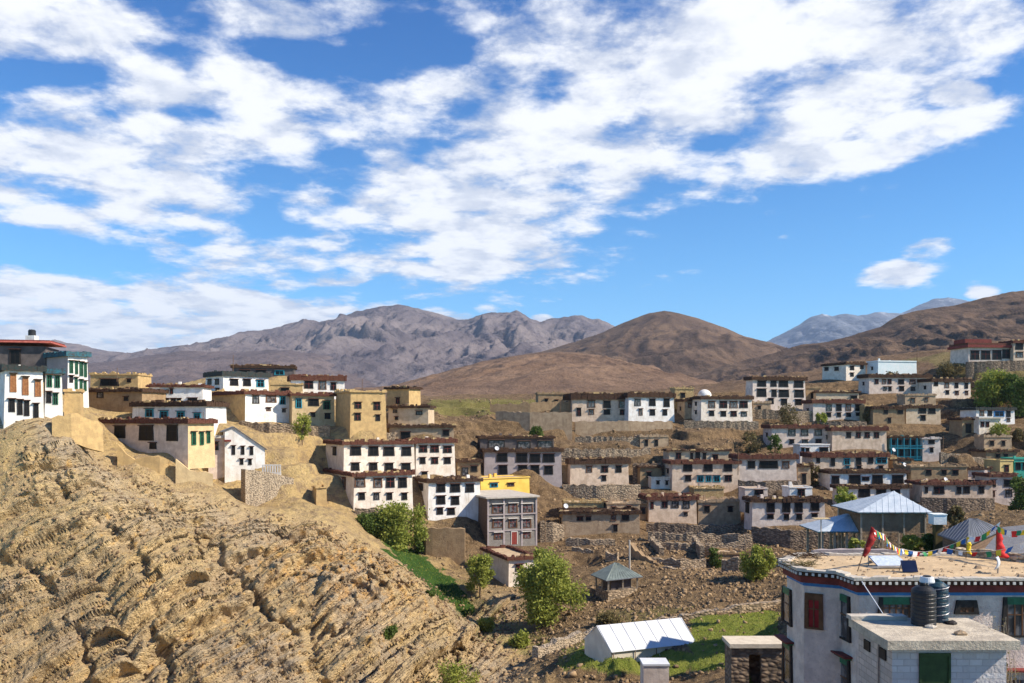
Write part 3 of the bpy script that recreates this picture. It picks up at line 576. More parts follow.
surf('canvas', (0.66,0.68,0.70), (0.58,0.60,0.63), 0.8, rough=0.8, bmp=0.15)
surf('canvascream', (0.74,0.68,0.56), (0.62,0.56,0.46), 0.8, rough=0.85, bmp=0.2)
surf('tinblue', (0.50,0.55,0.60), (0.40,0.46,0.52), 1.6, rough=0.5, metal=0.0, streak=0.25, streakc=(0.22,0.27,0.33), bmp=0.05, spot=0.1)
surf('tingreen', (0.20,0.24,0.22), (0.14,0.17,0.16), 1.2, rough=0.55, metal=0.1, streak=0.3, streakc=(0.1,0.1,0.1), bmp=0.1)
surf('tingrey', (0.13,0.14,0.17), (0.10,0.11,0.13), 1.0, rough=0.6, streak=0.2, streakc=(0.06,0.06,0.07), bmp=0.1)
surf('greysheet', (0.20,0.20,0.21), (0.15,0.15,0.16), 2.5, rough=0.9, spot=0.3, streakc=(0.08,0.08,0.08), bmp=0.4)
surf('panelblue', (0.010,0.016,0.045), (0.015,0.022,0.055), 3.0, rough=0.12, bmp=0)
surf('panelpale', (0.60,0.66,0.76), (0.45,0.52,0.64), 6.0, rough=0.25, bmp=0)
surf('metalgrey', (0.35,0.35,0.36), (0.25,0.25,0.26), 4.0, rough=0.4, metal=0.6, bmp=0)
surf('leafA', (0.36,0.38,0.075), (0.23,0.27,0.05), 0.9, rough=0.7, bmp=0)
surf('leafB', (0.14,0.20,0.04), (0.08,0.12,0.025), 0.9, rough=0.7, bmp=0)
surf('leafdry', (0.22,0.18,0.075), (0.13,0.10,0.045), 0.9, rough=0.8, bmp=0)
for nm in ('leafA', 'leafB', 'leafdry'):
    m = MATS[nm]; t = NT(m.node_tree); b = [q for q in m.node_tree.nodes if q.type == 'BSDF_PRINCIPLED'][0]
    o = [q for q in m.node_tree.nodes if q.type == 'OUTPUT_MATERIAL'][0]
    tr = t.n('ShaderNodeBsdfTranslucent'); t.L.new(b.inputs['Base Color'].links[0].from_socket, tr.inputs[0])
    mx = t.n('ShaderNodeMixShader'); mx.inputs[0].default_value = 0.35; t.L.new(b.outputs[0], mx.inputs[1]); t.L.new(tr.outputs[0], mx.inputs[2]); t.L.new(mx.outputs[0], o.inputs[0])
surf('oldgreen', (0.045,0.085,0.03), (0.03,0.055,0.02), 3.0, rough=0.6, bmp=0)
surf('nearwall', (0.78,0.64,0.54), (0.60,0.48,0.41), 1.6, streak=0.5, streakc=(0.38,0.29,0.23), spot=0.35, bmp=0.6)
surf('slabpale', (0.66,0.58,0.45), (0.55,0.47,0.36), 1.6, bmp=0.3, spot=0.1)
surf('bark', (0.16,0.11,0.07), (0.10,0.07,0.045), 3.0, rough=0.95, stretch=(3,3,0.6), bmp=0.5)
surf('rubble', (0.38,0.265,0.15), (0.15,0.10,0.06), 0.9, rough=0.95, bmp=0.4)
for nm, colr in (('flagred',(0.55,0.03,0.03)),('flagblue',(0.03,0.13,0.42)),('flagwhite',(0.8,0.8,0.82)),('flagyellow',(0.75,0.55,0.04)),('flaggreen',(0.04,0.25,0.10)),('flagdarkred',(0.28,0.02,0.02))):
    surf(nm, colr, tuple(q*0.8 for q in colr), 3.0, rough=0.8, bmp=0)
# window glass: dark and glossy
m, n, b = newmat('glass'); b.inputs['Base Color'].default_value = (0.010,0.010,0.011,1); b.inputs['Roughness'].default_value = 0.35; b.inputs['Specular IOR Level'].default_value = 0.15
m, n, b = newmat('glassmid')
g_ = n.n('ShaderNodeNewGeometry'); nz_ = n.noise(g_.outputs['Position'], 2.0, 3)
n.L.new(n.mix(n.ramp(nz_, 0.4, 0.6), (0.03,0.03,0.035), (0.16,0.15,0.15)), b.inputs['Base Color']); b.inputs['Roughness'].default_value = 0.2
# masonry
def masonry(name, c1, c2, mortar, sw, sh_, bmp=0.5, off=0.5, msize=0.02, plane='xz'):
    m, n, b = newmat(name)
    tc_ = n.n('ShaderNodeTexCoord'); sp = n.n('ShaderNodeSeparateXYZ'); n.L.new(tc_.outputs['Object'], sp.inputs[0])
    cb = n.n('ShaderNodeCombineXYZ'); n.put(cb.inputs[0], n.math('ADD', sp.outputs[0], n.math('MULTIPLY', sp.outputs[1], 1.0))); n.put(cb.inputs[1], sp.outputs[2])
    br = n.n('ShaderNodeTexBrick'); n.L.new(cb.outputs[0], br.inputs['Vector'])
    br.inputs['Scale'].default_value = 1.0; br.inputs['Brick Width'].default_value = sw; br.inputs['Row Height'].default_value = sh_
    br.inputs['Mortar Size'].default_value = msize; br.offset = off
    br.inputs['Color1'].default_value = c1+(1,); br.inputs['Color2'].default_value = c2+(1,); br.inputs['Mortar'].default_value = mortar+(1,)
    nz = n.noise(tc_.outputs['Object'], 1.1, 5, 0.6)
    col = n.mix(n.math('MULTIPLY', n.ramp(nz, 0.35, 0.7), 0.45), br.outputs[0], tuple(q*0.6 for q in c1))
    n.L.new(col, b.inputs['Base Color']); b.inputs['Roughness'].default_value = 0.92
    bump(n, b, n.math('ADD', n.math('MULTIPLY', br.outputs['Fac'], -1.0), n.noise(tc_.outputs['Object'], 9, 4)), bmp, 0.05)
    return m
masonry('block', (0.30,0.27,0.235), (0.24,0.215,0.19), (0.17,0.155,0.14), 0.42, 0.22)
masonry('blockwhite', (0.72,0.68,0.66), (0.56,0.52,0.50), (0.52,0.48,0.46), 0.42, 0.21, bmp=0.7, msize=0.016)
masonry('blockbounce', (0.66,0.55,0.47), (0.48,0.39,0.33), (0.38,0.31,0.26), 0.42, 0.21, bmp=0.7, msize=0.016)
surf('nearslab', (0.60,0.52,0.40), (0.42,0.36,0.28), 2.2, spot=0.45, streakc=(0.24,0.19,0.14), bmp=0.5)
surf('nearroof', (0.60,0.44,0.26), (0.48,0.35,0.21), 0.8, spot=0.4, streakc=(0.34,0.25,0.15), bmp=0.6)
masonry('mudbrick', (0.20,0.125,0.075), (0.15,0.09,0.055), (0.11,0.07,0.045), 0.45, 0.22)
# dry stone: voronoi cobbles
def drystone(name, c1, c2, scale):
    m, n, b = newmat(name)
    g = n.n('ShaderNodeNewGeometry'); vo = n.n('ShaderNodeTexVoronoi'); vo.inputs['Scale'].default_value = scale
    mp = n.n('ShaderNodeMapping'); n.L.new(g.outputs['Position'], mp.inputs[0]); mp.inputs['Scale'].default_value = (1, 1, 1.7); n.L.new(mp.outputs[0], vo.inputs['Vector'])
    s = n.n('ShaderNodeSeparateColor'); n.L.new(vo.outputs['Color'], s.inputs[0])
    col = n.mix(s.outputs[0], c1, c2)
    col = n.mix(n.ramp(vo.outputs['Distance'], 0.35, 0.75), col, tuple(q*0.35 for q in c1))
    n.L.new(col, b.inputs['Base Color']); b.inputs['Roughness'].default_value = 0.95
    bump(n, b, n.math('MULTIPLY', vo.outputs['Distance'], -1.0), 0.8, 0.15)
drystone('drystone', (0.50,0.38,0.25), (0.24,0.17,0.11), 2.6)
drystone('drystonedark', (0.34,0.25,0.17), (0.13,0.09,0.06), 2.4)
drystone('drystonepale', (0.58,0.46,0.32), (0.44,0.34,0.23), 4.5)

# ------------------------------------------------------------------ mesh helpers
def link_mesh(name, verts, faces, mats, parent=None, fm=None, smooth=False):
    me = bpy.data.meshes.new(name); me.from_pydata([tuple(v) for v in verts], [], [tuple(f) for f in faces]); 
    for mt in (mats if isinstance(mats, (list, tuple)) else [mats]): me.materials.append(MATS[mt])
    if fm: me.polygons.foreach_set('material_index', fm)
    if smooth: me.polygons.foreach_set('use_smooth', [True]*len(me.polygons))
    me.update()
    o = bpy.data.objects.new(name, me); COL.objects.link(o)
    if parent is not None: o.parent = parent
    return o
def np_mesh(name, V, Q, mats, smooth=False, mi=None):
    me = bpy.data.meshes.new(name); V = np.asarray(V, np.float32); Q = np.asarray(Q, np.int32); k = Q.shape[1]
    me.vertices.add(len(V)); me.vertices.foreach_set('co', V.ravel())
    me.loops.add(Q.size); me.loops.foreach_set('vertex_index', Q.ravel())
    me.polygons.add(len(Q)); me.polygons.foreach_set('loop_start', np.arange(0, Q.size, k, dtype=np.int32)); me.polygons.foreach_set('loop_total', np.full(len(Q), k, np.int32))
    for mt in (mats if isinstance(mats, (list, tuple)) else [mats]): me.materials.append(MATS[mt])
    if mi is not None: me.polygons.foreach_set('material_index', np.asarray(mi, np.int32))
    if smooth: me.polygons.foreach_set('use_smooth', np.ones(len(Q), bool))
    me.update(calc_edges=True)
    return me
def tag(o, label=None, cat=None, group=None, kind=None):
    if label: o['label'] = label
    if cat: o['category'] = cat
    if group: o['group'] = group
    if kind: o['kind'] = kind
    return o
def empty(name, loc, rz=0.0):
    o = bpy.data.objects.new(name, None); COL.objects.link(o); o.location = loc; o.rotation_euler = (0, 0, rz); o.empty_display_size = 0.5
    return o
class MB:
    def __init__(s): s.v = []; s.f = []; s.m = []
    def box(s, x0, x1, y0, y1, z0, z1, mi=0, top=None):
        b = len(s.v)
        if top is None: top = (x0, x1, y0, y1)
        X0, X1, Y0, Y1 = top
        s.v += [(x0,y0,z0),(x1,y0,z0),(x1,y1,z0),(x0,y1,z0),(X0,Y0,z1),(X1,Y0,z1),(X1,Y1,z1),(X0,Y1,z1)]
        s.f += [(b,b+3,b+2,b+1),(b+4,b+5,b+6,b+7),(b,b+1,b+5,b+4),(b+1,b+2,b+6,b+5),(b+2,b+3,b+7,b+6),(b+3,b,b+4,b+7)]
        s.m += [mi]*6
        return s
    def bar(s, a, b_, r, r2=None, n=6, mi=0, cap=True):
        a = Vector(a); b_ = Vector(b_); r2 = r if r2 is None else r2
        d = (b_-a).normalized(); t = Vector((0,0,1)) if abs(d.z) < 0.9 else Vector((1,0,0)); p = d.cross(t).normalized(); q = d.cross(p)
        k = len(s.v)
        for (c_, rr) in ((a, r), (b_, r2)):
            for i in range(n):
                an = 2*math.pi*i/n; s.v.append(tuple(c_+p*math.cos(an)*rr+q*math.sin(an)*rr))
        for i in range(n):
            j = (i+1) % n; s.f.append((k+i, k+j, k+n+j, k+n+i)); s.m.append(mi)
        if cap:
            s.f.append(tuple(k+i for i in range(n))[::-1]); s.m.append(mi); s.f.append(tuple(k+n+i for i in range(n))); s.m.append(mi)
        return s
    def lathe(s, prof, n=20, mi=0, c=(0,0)):
        k = len(s.v)
        for (r, z) in prof:
            for i in range(n):
                an = 2*math.pi*i/n; s.v.append((c[0]+r*math.cos(an), c[1]+r*math.sin(an), z))
        for j in range(len(prof)-1):
            for i in range(n):
                i2 = (i+1) % n; s.f.append((k+j*n+i, k+j*n+i2, k+(j+1)*n+i2, k+(j+1)*n+i)); s.m.append(mi)
        s.f.append(tuple(k+(len(prof)-1)*n+i for i in range(n))); s.m.append(mi)
        s.f.append(tuple(k+i for i in range(n))[::-1]); s.m.append(mi)
        return s
    def poly(s, pts, z0, z1, mi=0):
        k = len(s.v); n = len(pts)
        for p in pts: s.v.append((p[0], p[1], z0))
        for p in pts: s.v.append((p[0], p[1], z1))
        s.f.append(tuple(range(k, k+n))[::-1]); s.m.append(mi); s.f.append(tuple(range(k+n, k+2*n))); s.m.append(mi)
        for i in range(n):
            j = (i+1) % n; s.f.append((k+i, k+j, k+n+j, k+n+i)); s.m.append(mi)
        return s
    def quad(s, *p, mi=0):
        k = len(s.v); s.v += [tuple(q) for q in p]; s.f.append(tuple(range(k, k+len(p)))); s.m.append(mi); return s
    def build(s, name, mats, parent=None, smooth=False):
        return link_mesh(name, s.v, s.f, mats, parent, s.m, smooth)

# ------------------------------------------------------------------ ground sheet
pxs = np.concatenate([np.arange(-520, -60, 8), np.arange(-60, 1090, 1.4), np.arange(1090, 1560, 8)])
Ys = np.concatenate([np.arange(3, 60, 1.2), np.arange(60, 84, 0.5), np.arange(84, 131, 0.17), np.arange(131, 262, 0.36), np.arange(262, 436, 1.5)])
PX, YY = np.meshgrid(pxs, Ys); XX = (PX-512)/F*YY
ZZ, RK = G(XX.ravel(), YY.ravel(), True)
ZZ = ZZ.reshape(XX.shape); RK = RK.reshape(XX.shape)
PY = HZ-ZZ/YY*F
nr, nc = XX.shape
idx = np.arange(nr*nc).reshape(nr, nc)
Q = np.stack([idx[:-1,:-1].ravel(), idx[:-1,1:].ravel(), idx[1:,1:].ravel(), idx[1:,:-1].ravel()], 1)

def ground_material(name='ground'):
    m, n, b = newmat(name)
    g = n.n('ShaderNodeNewGeometry'); pos = g.outputs['Position']
    def attr(a):
        q = n.n('ShaderNodeAttribute'); q.attribute_name = a; return q.outputs['Fac']
    rock, grass, bed, vill = attr('rock'), attr('grass'), attr('bed'), attr('village')
    nA = n.noise(pos, 0.09, 6, 0.6); nB = n.noise(pos, 0.7, 6, 0.65); nC = n.noise(pos, 3.5, 5, 0.7); nD = n.noise(pos, 9.0, 3, 0.7)
    dirt = n.mix(n.ramp(nA, 0.38, 0.62), (0.64,0.46,0.20), (0.54,0.38,0.17))
    dirt = n.mix(n.ramp(nB, 0.40, 0.66), dirt, (0.34,0.24,0.135))
    dirt = n.mix(n.math('MULTIPLY', n.ramp(nC, 0.54, 0.68), 0.75), dirt, (0.68,0.51,0.30))
    dirt = n.mix(n.math('MULTIPLY', n.ramp(nC, 0.48, 0.36), 0.5), dirt, (0.20,0.135,0.08))
    vd = n.mix(n.ramp(nB, 0.38, 0.62), (0.26,0.17,0.09), (0.13,0.085,0.048))  # brown village soil, darkened further to paint partial cloud shade
    vd = n.mix(n.math('MULTIPLY', n.ramp(nC, 0.55, 0.66), 0.85), vd, (0.42,0.30,0.17))
    vd = n.mix(n.math('MULTIPLY', n.ramp(nC, 0.47, 0.36), 0.6), vd, (0.06,0.04,0.025))
    dirt = n.mix(vill, dirt, vd)
    cbx = n.n('ShaderNodeCombineXYZ'); n.put(cbx.inputs[0], n.math('MULTIPLY', bed, 1.0)); 
    sp = n.n('ShaderNodeSeparateXYZ'); n.L.new(pos, sp.inputs[0]); n.put(cbx.inputs[1], n.math('MULTIPLY', sp.outputs[0], 0.15)); n.put(cbx.inputs[2], n.math('MULTIPLY', sp.outputs[1], 0.25))
    sB = n.noise(cbx.outputs[0], 0.45, 5, 0.7); sC = n.noise(cbx.outputs[0], 1.5, 5, 0.72)
    rk = n.mix(n.ramp(sB, 0.42, 0.60), (0.72,0.53,0.27), (0.56,0.42,0.24))
    rk = n.mix(n.math('MULTIPLY', n.ramp(nA, 0.44, 0.6), 0.7), rk, (0.56,0.45,0.32))
    rk = n.mix(n.math('MULTIPLY', n.ramp(nB, 0.56, 0.68), 0.7), rk, (0.74,0.44,0.13))
    rk = n.mix(n.math('MULTIPLY', n.math('MULTIPLY', attr('outcrop'), n.ramp(nB, 0.45, 0.58)), 0.7), rk, (0.72,0.40,0.12))
    rk = n.mix(n.math('MULTIPLY', n.ramp(sC, 0.45, 0.37), 0.78), rk, (0.12,0.08,0.05))
    rk = n.mix(n.math('MULTIPLY', n.ramp(sC, 0.56, 0.68), 0.6), rk, (0.74,0.58,0.36))
    rk = n.mix(n.math('MULTIPLY', n.ramp(nC, 0.42, 0.32), 0.45), rk, (0.16,0.105,0.06))
    far = attr('far')
    fm_ = n.noise(pos, 0.03, 6, 0.65)
    dirt = n.mix(far, dirt, n.mix(n.ramp(nB, 0.4, 0.66), n.mix(n.ramp(fm_, 0.4, 0.6), (0.20,0.125,0.075), (0.27,0.175,0.10)), (0.12,0.08,0.05)))
    col = n.mix(rock, dirt, rk)
    gr = n.mix(n.ramp(nB, 0.35, 0.65), (0.19,0.235,0.035), (0.26,0.28,0.055))
    gr = n.mix(n.math('MULTIPLY', n.ramp(nC, 0.5, 0.7), 0.5), gr, (0.26,0.24,0.09))
    gr = n.mix(attr('crop'), gr, n.mix(n.ramp(nB, 0.35, 0.65), (0.035,0.085,0.015), (0.06,0.12,0.02)))
    col = n.mix(n.math('MULTIPLY', grass, n.ramp(n.math('ADD', nC, n.math('MULTIPLY', grass, 0.35)), 0.50, 0.62)), col, gr)
    n.L.new(col, b.inputs['Base Color']); b.inputs['Roughness'].default_value = 0.95; b.inputs['Specular IOR Level'].default_value = 0.15
    soft_ = n.math('SUBTRACT', 1.0, n.math('MULTIPLY', rock, 0.45))
    hgt = n.math('ADD', n.math('MULTIPLY', n.math('ADD', n.math('MULTIPLY', nC, 1.0), n.math('MULTIPLY', nD, 0.4)), soft_), n.math('MULTIPLY', n.math('MULTIPLY', sC, rock), 4.0))
    bump(n, b, hgt, 1.0, 0.5)
    return m
ground_material()
# the main clefts that cut the rock face
def seg_dist(px, py, L):
    d = np.full(px.shape, 1e9)
    for (x1, y1), (x2, y2) in zip(L[:-1], L[1:]):
        t = np.clip(((px-x1)*(x2-x1)+(py-y1)*(y2-y1))/((x2-x1)**2+(y2-y1)**2), 0, 1)
        d = np.minimum(d, np.hypot(px-x1-t*(x2-x1), py-y1-t*(y2-y1)))
    return d
cpx = PX+fbm(XX*0.5, YY*0.5, 4, 301)*14+fbm(XX*0.12, YY*0.12, 3, 303)*22; cpy = PY+fbm(XX*0.5+7, YY*0.5, 4, 302)*10
CM0 = cliff_mask(XX, YY)
for L, wd_, dpth in (([(40,455),(75,500),(120,540),(150,575),(160,640),(170,690)], 5.5, 2.6), ([(205,540),(232,570),(262,600),(300,650),(320,690)], 5.0, 2.8), ([(395,585),(352,612),(300,645),(240,690)], 7.0, 3.0),
                     ([(280,520),(300,560),(350,590),(395,585)], 5.0, 2.0), ([(440,600),(415,640),(380,690)], 6.0, 2.2), ([(0,560),(40,585),(80,640),(90,690)], 4.5, 1.8), ([(100,470),(150,490),(205,540)], 4.0, 1.6), ([(470,645),(430,690)], 7.0, 2.4)):
    RK = RK-0.62*CM0*dpth*np.exp(-(seg_dist(cpx, cpy, L)/wd_)**2)*(0.6+0.6*perlin(XX*0.2, YY*0.2, 305))
# blocky outcrop standing out of the right shoulder
for (ox, oy, orx, ory, am) in ((350,565,75,32,1.8),(455,650,26,24,2.2),(90,470,70,26,1.1)):
    RK = RK+CM0*am*np.exp(-(((cpx-ox)/orx)**2+((cpy-oy)/ory)**2))*(0.35+np.clip(layer(cpx/13+0.4*cpy/13, 3.3)+0.5, 0, 1)*0.9+0.5*layer(cpy/9-0.3*cpx/9, 6.1))
GV = np.stack([XX.ravel()+0.12*RK.ravel(), YY.ravel()-0.85*RK.ravel(), ZZ.ravel()+0.45*RK.ravel()], 1)
me = np_mesh('ground', GV, Q, 'ground', smooth=False)
x_, y_, z_ = XX.ravel(), YY.ravel(), ZZ.ravel()
cm_ = cliff_mask(x_, y_)
rockv = cm_*sstep(fbm(x_*0.045+3.7, y_*0.045, 4, 77)+0.24, -0.14, 0.22)
bedv = x_*0.78-z_*0.95-0.25*y_+fbm(x_*0.035, y_*0.035, 3, 41)*2.2
pxv = PX.ravel()+fbm(x_*0.4, y_*0.4, 3, 8)*10; pyv = PY.ravel()+fbm(x_*0.4+9, y_*0.4, 3, 18)*5; yv = y_
GP = [([(376,532),(398,540),(440,568),(470,596),(478,612),(465,614),(440,596),(408,572),(388,552)],118,160,1.0),
      ([(452,566),(480,598),(520,625),(560,640),(600,640),(600,658),(520,655),(480,640),(455,612)],98,132,0.35),
      ([(690,616),(778,611),(778,652),(735,668),(700,672),(660,676),(560,668),(590,640),(690,652)],60,112,1.0),
      ([(560,650),(600,640),(600,668),(560,668)],80,104,0.5),
      ([(428,399),(505,399),(560,402),(500,414),(450,416),(428,418)],215,300,0.45),
      ([(770,355),(1100,330),(1100,375),(960,380),(930,362),(850,362)],255,330,0.3),
      ([(600,610),(700,606),(640,624),(590,640)],95,118,0.25)]
gm = np.zeros(len(x_), np.float32)
for poly, ya, yb, wgt in GP:
    gm = np.maximum(gm, poly_mask(pxv, pyv, poly)*(yv > ya)*(yv < yb)*wgt)
vm = sstep(y_, 118, 145)*sstep(x_+0.25*(y_-120), -22, 4)
vm = np.maximum(vm, sstep(x_, -6, 6)*0.9*(y_ < 150))
fv = sstep(y_, 255, 300)*(x_ > 5)
OC = np.exp(-(((PX.ravel()-360)/90)**2+((PY.ravel()-570)/42)**2))
for an, arr in (('outcrop', OC*cm_), ('crop', sstep(-x_, -2, 3)*(y_ > 116)*(y_ < 165)), ('far', fv), ('rock', rockv), ('grass', gm), ('bed', bedv), ('village', vm)):
    a = me.attributes.new(an, 'FLOAT', 'POINT'); a.data.foreach_set('value', np.asarray(arr, np.float32))
go = bpy.data.objects.new('ground', me); COL.objects.link(go); tag(go, kind='structure')

# ------------------------------------------------------------------ mountains
def mountain_material(name, ca, cb, cc, sc, snow=None, pale=0.3):
    m, n, b = newmat(name)
    g = n.n('ShaderNodeNewGeometry'); pos = g.outputs['Position']
    mp = n.n('ShaderNodeMapping'); n.L.new(pos, mp.inputs[0]); mp.inputs['Scale'].default_value = (sc, sc*0.6, sc*1.2)
    n1_ = n.noise(mp.outputs[0], 1.0, 7, 0.62); n2_ = n.noise(mp.outputs[0], 6.0, 6, 0.68); n3_ = n.noise(mp.outputs[0], 30.0, 4, 0.7)
    col = n.mix(n.ramp(n1_, 0.38, 0.60), ca, cb)
    col = n.mix(n.math('MULTIPLY', n.ramp(n2_, 0.50, 0.68), 0.7), col, cc)
    col = n.mix(n.math('MULTIPLY', n.ramp(n3_, 0.52, 0.66), 0.5), col, tuple(q*0.45 for q in ca))
    if snow:
        s_ = n.n('ShaderNodeSeparateXYZ'); n.L.new(pos, s_.inputs[0])
        sm = n.ramp(n.math('ADD', s_.outputs[2], n.math('MULTIPLY', n.math('SUBTRACT', n2_, 0.5), snow*1.2)), snow*0.82, snow*1.02)
        col = n.mix(sm, col, (0.8,0.82,0.86))
    n.L.new(col, b.inputs['Base Color']); b.inputs['Roughness'].default_value = 0.97; b.inputs['Specular IOR Level'].default_value = 0.1
    bump(n, b, n.math('ADD', n2_, n.math('MULTIPLY', n3_, 0.5)), 0.9, 0.6/sc*0.06)
mountain_material('brownhill', (0.11,0.075,0.055), (0.175,0.118,0.08), (0.065,0.048,0.04), 0.010)
mountain_material('rusthill', (0.165,0.105,0.07), (0.235,0.152,0.098), (0.105,0.07,0.052), 0.014)
mountain_material('greyrange', (0.115,0.098,0.108), (0.20,0.17,0.168), (0.075,0.065,0.078), 0.0022)
mountain_material('darkrange', (0.115,0.09,0.09), (0.16,0.125,0.12), (0.08,0.065,0.065), 0.003)
mountain_material('snowrange', (0.12,0.14,0.18), (0.16,0.18,0.22), (0.3,0.32,0.36), 0.0010, snow=1900)
def mountain(name, sil, Yf, Yr, Yb, footpy, mat, wav, amp, seed, step=2.0, rows=220, rnoise=1.0, p=1.15, pxa=None, pxb=None):
    pa = sil[0][0] if pxa is None else pxa; pb = sil[-1][0] if pxb is None else pxb
    px = np.arange(pa, pb+step, step)
    sx_ = [q[0] for q in sil]; sy_ = [q[1] for q in sil]
    pyr = np.interp(px, sx_, sy_)
    # ridge height above the horizon row in metres at the ridge distance
    zr = (HZ-pyr)/F*Yr
    fr = np.concatenate([np.linspace(0, 1, rows), 1+np.linspace(0, 1, 40)[1:]])
    V_, PXm = np.meshgrid(fr, px, indexing='ij')
    X0 = (PXm-512)/F*Yr
    Ym = np.where(V_ <= 1, Yf+(Yr-Yf)*V_, Yr+(Yb-Yr)*(V_-1))
    # keep x fixed along the slope near the ridge, fan in near the foot
    Xm = X0*(0.35*Ym/Yr+0.65)
    zf = -40.0 if Yf > 500 else -10.0
    zf = (HZ-np.interp(px, sx_, footpy if not isinstance(footpy, (int, float)) else [footpy]*len(sx_)))/F*Yf
    ZR = np.broadcast_to(zr, V_.shape); ZF = np.broadcast_to(zf, V_.shape)
    t = np.clip(V_, 0, 1)
    Zm = ZF+(ZR-ZF)*t**p
    back = np.clip(V_-1, 0, 1)
    Zm = Zm-(ZR-ZF)*back*0.9
    warp = fbm(Xm/wav*0.7, Ym/wav*0.7, 3, seed+3)*0.6
    er = (ridged(Xm/wav+warp, Ym/(wav*3.2)+warp, 7, seed, 0.58)-0.5)*0.55+(ridged(Xm/wav*3.1+warp*2, Ym/(wav*1.3)+warp*2, 5, seed+70, 0.6)-0.5)*0.30
    er2 = fbm(Xm/wav*0.5, Ym/wav*0.5, 5, seed+9)
    env = (np.sin(np.pi*np.clip(t, 0, 1)**1.2)*0.85+0.10*t)*(np.interp(PXm, [120, 330], [0.12, 1.0]) if Yr > 3000 and Yr < 6000 else 1.0)
    Zm = Zm+(er*1.0+er2*0.5)*amp*env*(1-back)
    Zm = Zm+fbm(Xm/wav*3, Ym/wav*2, 4, seed+30)*amp*0.10*rnoise*t
    r_, c__ = V_.shape; id_ = np.arange(r_*c__).reshape(r_, c__)
    Q_ = np.stack([id_[:-1,:-1].ravel(), id_[:-1,1:].ravel(), id_[1:,1:].ravel(), id_[1:,:-1].ravel()], 1)
    me_ = np_mesh(name, np.stack([Xm.ravel(), Ym.ravel(), Zm.ravel()], 1), Q_, mat, smooth=True)
    o = bpy.data.objects.new(name, me_); COL.objects.link(o); tag(o, kind='structure')
    return o
mountain('hill_right', [(560,420),(640,398),(670,386),(720,368),(780,350),(850,335),(880,326),(900,315),(940,306),(1000,296),(1024,290),(1100,272),(1250,250),(1500,240)], 400, 1150, 2200, 402, 'brownhill', 150, 42, 3, rows=260)
mountain('hill_front', [(250,420),(330,405),(380,391),(440,373),(480,362),(520,355),(560,352),(600,355),(640,366),(680,382),(720,396),(780,412)], 400, 900, 1400, 404, 'rusthill', 120, 17, 17, rows=200, p=0.9)
mountain('hill_middle', [(360,412),(430,388),(500,360),(560,347),(600,334),(630,321),(650,313),(665,310.5),(690,315),(720,326),(760,340),(800,352),(860,370),(920,390)], 950, 2100, 3600, 408, 'brownhill', 300, 60, 29, rows=240)
mountain('mountain_range', [(-500,380),(-200,350),(0,352),(55,340),(85,347),(120,352),(140,352),(170,348),(200,344),(235,338),(265,333),(285,325),(310,321),(340,318),(355,310),(380,305),(400,304),(418,308),(435,315),(455,320),(470,321),(490,315),(505,314),(517,311),(528,317),(540,322),(560,316),(582,313),(600,318),(620,328),(660,340),(720,356),(800,375),(900,395)], 2400, 5200, 8500, 404, 'greyrange', 620, 310, 47, rows=330, step=1.6, rnoise=0.9, p=1.0)
mountain('mountain_spur', [(-500,395),(-100,372),(40,366),(100,362),(180,352),(240,352),(290,350),(330,356),(380,372),(450,395),(520,410)], 1500, 3300, 4600, 408, 'darkrange', 420, 85, 63, rows=220, step=2.0)
mountain('snow_peak', [(690,400),(760,346),(790,331),(812,318),(822,315.5),(832,318),(845,314.5),(858,317),(875,312),(900,314),(922,303),(932,298),(948,296),(962,299),(990,310),(1050,330),(1200,360)], 5500, 11500, 16000, 410, 'snowrange', 1300, 420, 83, rows=200, step=2.0)

